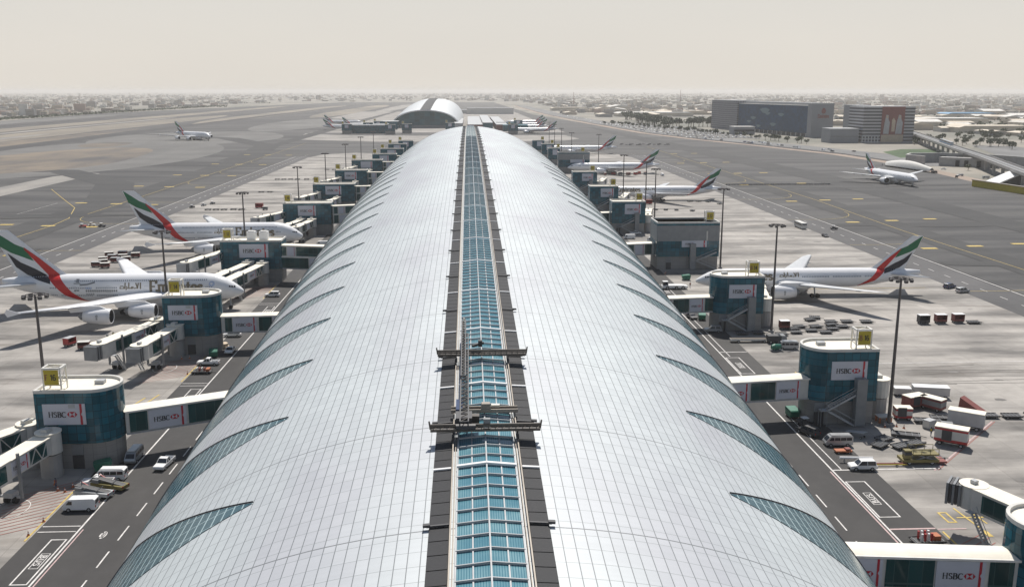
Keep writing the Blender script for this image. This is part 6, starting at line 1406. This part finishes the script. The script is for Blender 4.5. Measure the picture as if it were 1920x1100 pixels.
for i in range(n + 1):
    f = i / n; hw_ = (2 + 6.5 * min(1, f * 6)) * (1 - .8 * f)
    for k in range(7): a = PI * k / 6; vs.append((-38 + 76 * f, hw_ * math.cos(a), 1.2 + (2.5 + 3.2 * math.sin(PI * f)) * math.sin(a)))
b.mesh(vs, [(i * 7 + k, i * 7 + k + 1, (i + 1) * 7 + k + 1, (i + 1) * 7 + k) for i in range(n) for k in range(6)], M['offwhite']); recalc(b.build('roof_skin', t, smooth=True))
for i in range(6):
    for s in (-1, 1): b = MB(); b.bar((-34 + i * 12, s * (6.5 - i), 0), (-34 + i * 12, s * (6.5 - i), 2.0), .4, M['grey']); b.build('post', t)
for i, (x, y) in enumerate(((366, 642), (384, 622))):
    t = thing('sloping_canopy', 'white sloping canopy roof at the right edge, ' + ('left', 'right') [i] + ' one of two', 'canopy', (x, y, 0), math.radians(8)); b = MB(); b.mesh([(-9, -7, .8), (13, -7, 9), (13, 7, 9), (-9, 7, .8), (-9, -7, 0), (13, -7, 8.2), (13, 7, 8.2), (-9, 7, 0)], [(0, 1, 2, 3), (7, 6, 5, 4), (0, 4, 5, 1), (1, 5, 6, 2), (2, 6, 7, 3), (3, 7, 4, 0)], M['white']); b.build('roof', t)
    for xx, zz in ((2, 4), (12, 7.6)): b = MB(); b.box((xx, 0, zz / 2), (.8, 12, zz), M['dark']); b.build('support', t)
t = thing('yellow_wall', 'long bright yellow blast wall at the right edge of the picture', 'wall', (0, 0, 0)); b = MB(); b.bar((343, 634, 2.2), (352, 560, 2.2), 1.0, M['sign_yellow'], 4.4); b.build('panel', t); b = MB(); b.bar((343, 634, 4.6), (352, 560, 4.6), 2.4, M['railbeige'], .35); b.build('top_plate', t)

# trees
M['leaf'] = plain('foliage', (.065, .085, .045), .8, var=.4, scale=.5); M['leaf2'] = plain('foliage_dry', (.085, .10, .06), .8, var=.4, scale=.5)
def tree_mesh(seed, leaf, R=3.2, Hc=4.5, n=190):
    r = random.Random(seed); b = MB(); cl = [(r.uniform(-.6, .6) * R, r.uniform(-.6, .6) * R, Hc + r.uniform(-.35, .45) * R, r.uniform(.4, .65) * R) for _ in range(7)]
    for i in range(n):
        c = cl[i % 7]; th, ph = r.uniform(0, 2 * PI), math.acos(r.uniform(-.7, 1)); q = c[3] * r.uniform(.6, 1.05)
        p = Vector((c[0] + q * math.sin(ph) * math.cos(th), c[1] + q * math.sin(ph) * math.sin(th), c[2] + q * .8 * math.cos(ph))); s_ = r.uniform(.35, .75)
        u = Vector((r.uniform(-1, 1), r.uniform(-1, 1), r.uniform(-.5, .5))).normalized() * s_; v = u.cross(Vector((r.uniform(-1, 1), r.uniform(-1, 1), r.uniform(-1, 1)))).normalized() * s_
        b.face([p - u, p - v, p + u, p + v], leaf)
    return b
def trunk_mb(seed, Hc=4.5):
    r = random.Random(seed); b = MB(); b.tube([(0, 0, 0), (.1, 0, Hc * .5), (0, .1, Hc)], [.28, .2, .1], M['bark'], 7)
    for i in range(4): a = i * 1.6; b.tube([(0, 0, Hc * .55), (math.cos(a) * 1.4, math.sin(a) * 1.4, Hc * .95)], [.12, .04], M['bark'], 5)
    return b
protos = []
for i in range(3):
    t = thing('tree', 'dark green bushy tree in the belts beyond the airfield', 'tree', (0, 0, 0), 0, 'trees beyond the airfield'); trunk_mb(i).build('trunk', t); tree_mesh(i + 5, M['leaf' if i < 2 else 'leaf2']).build('crown', t); protos.append([t, False])
ntree = 0
def place_tree(x, y, s, z=0):
    global ntree
    p = protos[ntree % 3]; ntree += 1
    if not p[1]: p[0].location = (x, y, z); p[0].scale = (s,) * 3; p[1] = True
    else: dup(p[0], (x, y, z), rnd.uniform(0, 6), scale=s)
r6 = random.Random(11)
for i in range(46): f = i / 45; place_tree(366 - 20 * f + r6.uniform(-12, 22), 2200 - 530 * f + r6.uniform(-14, 14), r6.uniform(1.9, 2.7))
for x in (372, 378, 394, 400, 404, 416, 422, 428, 434, 440): place_tree(x, 1715 + r6.uniform(-8, 8), r6.uniform(2.2, 2.8))
for i in range(46):     # along the parking edge and hotels
    f = i / 45; place_tree(262 + 150 * f ** .8 + r6.uniform(-3, 3), 1830 - 680 * f + r6.uniform(-10, 10), r6.uniform(.8, 1.35))
for cx_, cy_ in ((560, 1180), (590, 1130), (640, 1230), (600, 1080), (680, 1150), (700, 1260), (740, 1340), (640, 1020), (760, 1230), (820, 1400)):
    for j in range(8): place_tree(cx_ + r6.gauss(0, 22), cy_ + r6.gauss(0, 12), r6.uniform(.8, 1.4))
for i in range(16): place_tree(r6.uniform(400, 560), r6.uniform(700, 820), r6.uniform(.7, 1.3))
# parked cars: one cheap mesh per colour, copied
def far_car(paint):
    o = MB(); o.side([(-2.2, .3), (2.2, .3), (2.15, .8), (1.2, .9), (.6, 1.4), (-1.4, 1.42), (-2.1, .95)], lambda x, z: .9 - .25 * max(0, z - .9), M[paint]); o.side([(-1.55, .95), (1.05, .93), (.5, 1.34), (-1.3, 1.36)], .86, M['vglass']); return o.build('parked_car')
fc = [far_car(p) for p in ('white', 'white', 'silver', 'dark', 'white', 'navy')]; used = set(); nc = 0
LB = 'small parked car in the crowded lot before the hotels'
def put_car(x, y, rz):
    global nc
    p = fc[nc % 6]
    if nc % 6 in used: p = p.copy(); COL.objects.link(p)
    used.add(nc % 6); nc += 1; p.location = (x, y, .03); p.rotation_euler = (0, 0, rz); p.scale = (1.15,) * 3; tag(p, LB, 'car', 'cars parked before the hotels')
for row in range(11):
    for k in range(20):
        y = 1315 + row * 58 + r6.uniform(-4, 4); x0 = 300 - row * 4; x = x0 + 5.4 * k * (1 if row < 7 else .8)
        if x < 400 - row * 5.5 and r6.random() < .85 and nc < 165: put_car(x, y, PI / 2 + r6.uniform(-.1, .1))
for i in range(44): f = r6.random(); j = int(f * 5) ; a, c = edge[2 + j % 5], edge[3 + j % 5]; g_ = r6.random(); put_car(a[0] + (c[0] - a[0]) * g_ + r6.uniform(22, 52), a[1] + (c[1] - a[1]) * g_, math.atan2(c[1] - a[1], c[0] - a[0]))
# sheds and houses
pal = [plain('facade_%s' % n, c, .85, var=.1, scale=.08) for n, c in (('cream', (.62, .55, .45)), ('sand', (.48, .41, .33)), ('white', (.68, .66, .62)), ('grey', (.36, .35, .34)), ('brown', (.27, .215, .175)), ('pink', (.45, .34, .29)), ('pale', (.55, .52, .47)))]
for i, m_ in enumerate(pal): M['f%d' % i] = m_
M['wins'] = glass_mat('distant_window_grid', (.10, .10, .11), (.46, .42, .37), 3.4, 3.3, lw=.55, rough=.8, var=.3)
def house_mb(w, d, h, c, kind):
    b = MB()
    if kind == 'shed':
        b.box((0, 0, h / 2), (w, d, h), M[c]); b.side([(-w / 2 - .5, h), (w / 2 + .5, h), (0, h + w * .07)], d / 2 + .5, M['f0' if c != 'f0' else 'f2'])
    else:
        b.box((0, 0, h / 2), (w, d, h), M['wins']); b.box((0, 0, h + .35), (w + .4, d + .4, .7), M[c])
        for s in (-1, 1): b.box((s * w * .48, 0, h / 2), (w * .07, d + .3, h + .01), M[c])
        b.box((w * .2, d * .1, h + 1.6), (w * .25, d * .25, 2.0), M[c]); b.tube([(-w * .3, 0, h + .7), (-w * .3, 0, h + 2.2)], .9, M['f2'], 8)
    return b
vr = [house_mb(*a).build('house') for a in ((16, 14, 8, 'f0', 'h'), (20, 15, 11, 'f1', 'h'), (14, 12, 7, 'f2', 'h'), (24, 16, 14, 'f3', 'h'), (18, 18, 9, 'f5', 'h'))]
sh = [house_mb(*a).build('warehouse') for a in ((44, 70, 7, 'f1', 'shed'), (60, 50, 8, 'f0', 'shed'), (36, 60, 7, 'f3', 'shed'), (30, 40, 6, 'f6', 'shed'))]
us = set(); k = 0
def put(lst, x, y, s, rz, lab, cat, grp):
    global k
    i = k % len(lst); p = lst[i]; k += 1
    if p.name in us: p = p.copy(); COL.objects.link(p)
    us.add(p.name); p.location = (x, y, 0); p.scale = (s, s, s * r6.uniform(.8, 1.3)); p.rotation_euler = (0, 0, rz); tag(p, lab, cat, grp)
# low housing on the left horizon
for i in range(150):
    y = 1900 + 2600 * (i / 150) ** 1.1 + r6.uniform(-50, 50); x = -1080 - r6.random() ** 1.3 * 1300 - (.25 * (y - 2000) if y > 2800 else 0) * .2
    put(vr, x, y, r6.uniform(.8, 1.3), r6.uniform(-.3, .3), 'pale low house in the housing beyond the left airfield', 'house', 'houses beyond the left airfield')
for i in range(84):
    x = r6.uniform(620, 1500); y = r6.uniform(1250, 3000)
    if x < 700 and y < 1500: x += 150
    put(sh, x, y, r6.uniform(.7, 1.15), r6.choice((0, PI / 2)) + r6.uniform(-.15, .15), 'beige roofed warehouse in the district beyond the right viaduct', 'warehouse', 'warehouses beyond the viaduct')
for i in range(110):
    y = r6.uniform(2150, 4600); x = r6.uniform(260, 900) * (y / 2600) ** .6 + (0 if y > 2600 else 60)
    put(vr if i % 3 else sh, x, y, r6.uniform(.7, 1.2), r6.uniform(-.4, .4), 'pale low building in the city beyond the highway', 'building', 'low buildings beyond the highway')
for i, (x, y, w, d, c, l) in enumerate(((470, 2440, 190, 80, 'f2', 'long cream roofed hall behind the dark tree belt, near'), (560, 2620, 170, 80, 'f0', 'long cream roofed hall behind the dark tree belt, far'), (1240, 2350, 120, 60, 'blueroof', 'wide blue roofed warehouse on the right horizon'), (960, 1900, 150, 60, 'f2', 'wide white roofed warehouse right of the mural tower'), (330, 3150, 120, 60, 'f0', 'cream hall on the horizon left of the hotels'), (1090, 1700, 200, 50, 'f6', 'broad sand coloured warehouse at the right edge'), (820, 1480, 120, 46, 'f0', 'cream roofed warehouse just right of the mural tower'))):
    t = thing('hall', l, 'warehouse', (x, y, 0)); b = MB(); b.box((0, 0, 4), (w, d, 8), M['f0']); b.build('wall', t); b = MB(); b.side([(-w / 2 - 1, 8), (w / 2 + 1, 8), (w / 2 - 8, 10.5), (-w / 2 + 8, 10.5)], d / 2 + 1, M[c]); b.build('roof', t)
# everything smaller and farther, too many to count
b = MB(); r7 = random.Random(5)
for i in range(5200):
    y = 2600 + 15000 * r7.random() ** 1.7; side = r7.random(); 
    if side < .45: x = -1100 - r7.random() * (900 + y * .55)
    elif side < .9: x = 330 + r7.random() * (600 + y * .55)
    else: x = r7.uniform(-1100, 600); y = 5600 + 12000 * r7.random()
    w_, d_, h_ = r7.uniform(10, 34), r7.uniform(9, 26), r7.uniform(4, 13) * (1 if r7.random() < .96 else 2.4)
    c = 'f%d' % r7.randrange(7); b.box((x, y, h_ / 2), (w_, d_, h_), M[c], r7.uniform(-.4, .4)) 
o = b.build('distant_city'); o['kind'] = 'stuff'
b = MB()
for i in range(230):
    y = 1500 + 9000 * r7.random() ** 1.6
    x = (-1080 - r7.random() * (500 + y * .5)) if r7.random() < .35 else (560 + r7.random() * (600 + y * .5))
    if y < 2100 and 300 < x < 700: continue
    L = r7.uniform(60, 260) * (y / 2500) ** .5; an = r7.choice((0, 0, .15, -.15, 1.4)); n = int(L / 3.2)
    for j in range(n):
        f = r7.uniform(-.5, .5) * L; p = Vector((x + f * math.cos(an) + r7.uniform(-6, 6), y + f * math.sin(an) + r7.uniform(-9, 9), 0)); s_ = r7.uniform(2.2, 4.6); p.z = s_ * r7.uniform(.5, 1.5)
        u = Vector((r7.uniform(-1, 1), r7.uniform(-1, 1), r7.uniform(-.4, .6))).normalized() * s_; v = u.cross(Vector((r7.uniform(-1, 1), r7.uniform(-1, 1), r7.uniform(-1, 1)))).normalized() * s_ * .8
        b.face([p - u, p - v, p + u, p + v], M['leaf'])
o = b.build('distant_trees'); o['kind'] = 'stuff'
# dark belt of bushes at the edge of the left field
b = MB()
for i in range(2600):
    f = r7.random(); y = 1500 + 2600 * f; x = -1015 - 20 * math.sin(f * 3) - r7.random() * 60; s_ = r7.uniform(1.5, 4); pp = Vector((x, y, s_ * .6)); u = Vector((r7.uniform(-1, 1), r7.uniform(-1, 1), r7.uniform(-.3, .6))).normalized() * s_; v = u.cross(Vector((r7.uniform(-1, 1), r7.uniform(-1, 1), r7.uniform(-1, 1)))).normalized() * s_; b.face([pp - u, pp - v, pp + u, pp + v], M['leaf'])
o = b.build('bush_belt'); o['kind'] = 'stuff'
# two red and white radio masts on the skyline
for i, (x, y, h_) in enumerate(((1150, 5200, 95), (470, 4300, 80))):
    t = thing('radio_mast', 'thin radio mast on the right skyline, ' + ('right', 'left')[i] + ' one', 'radio mast', (x, y, 0)); b = MB(); b.tube([(0, 0, 0), (0, 0, h_ * .72)], [2.2, .8], M['brickred'], 6); b.build('shaft', t)
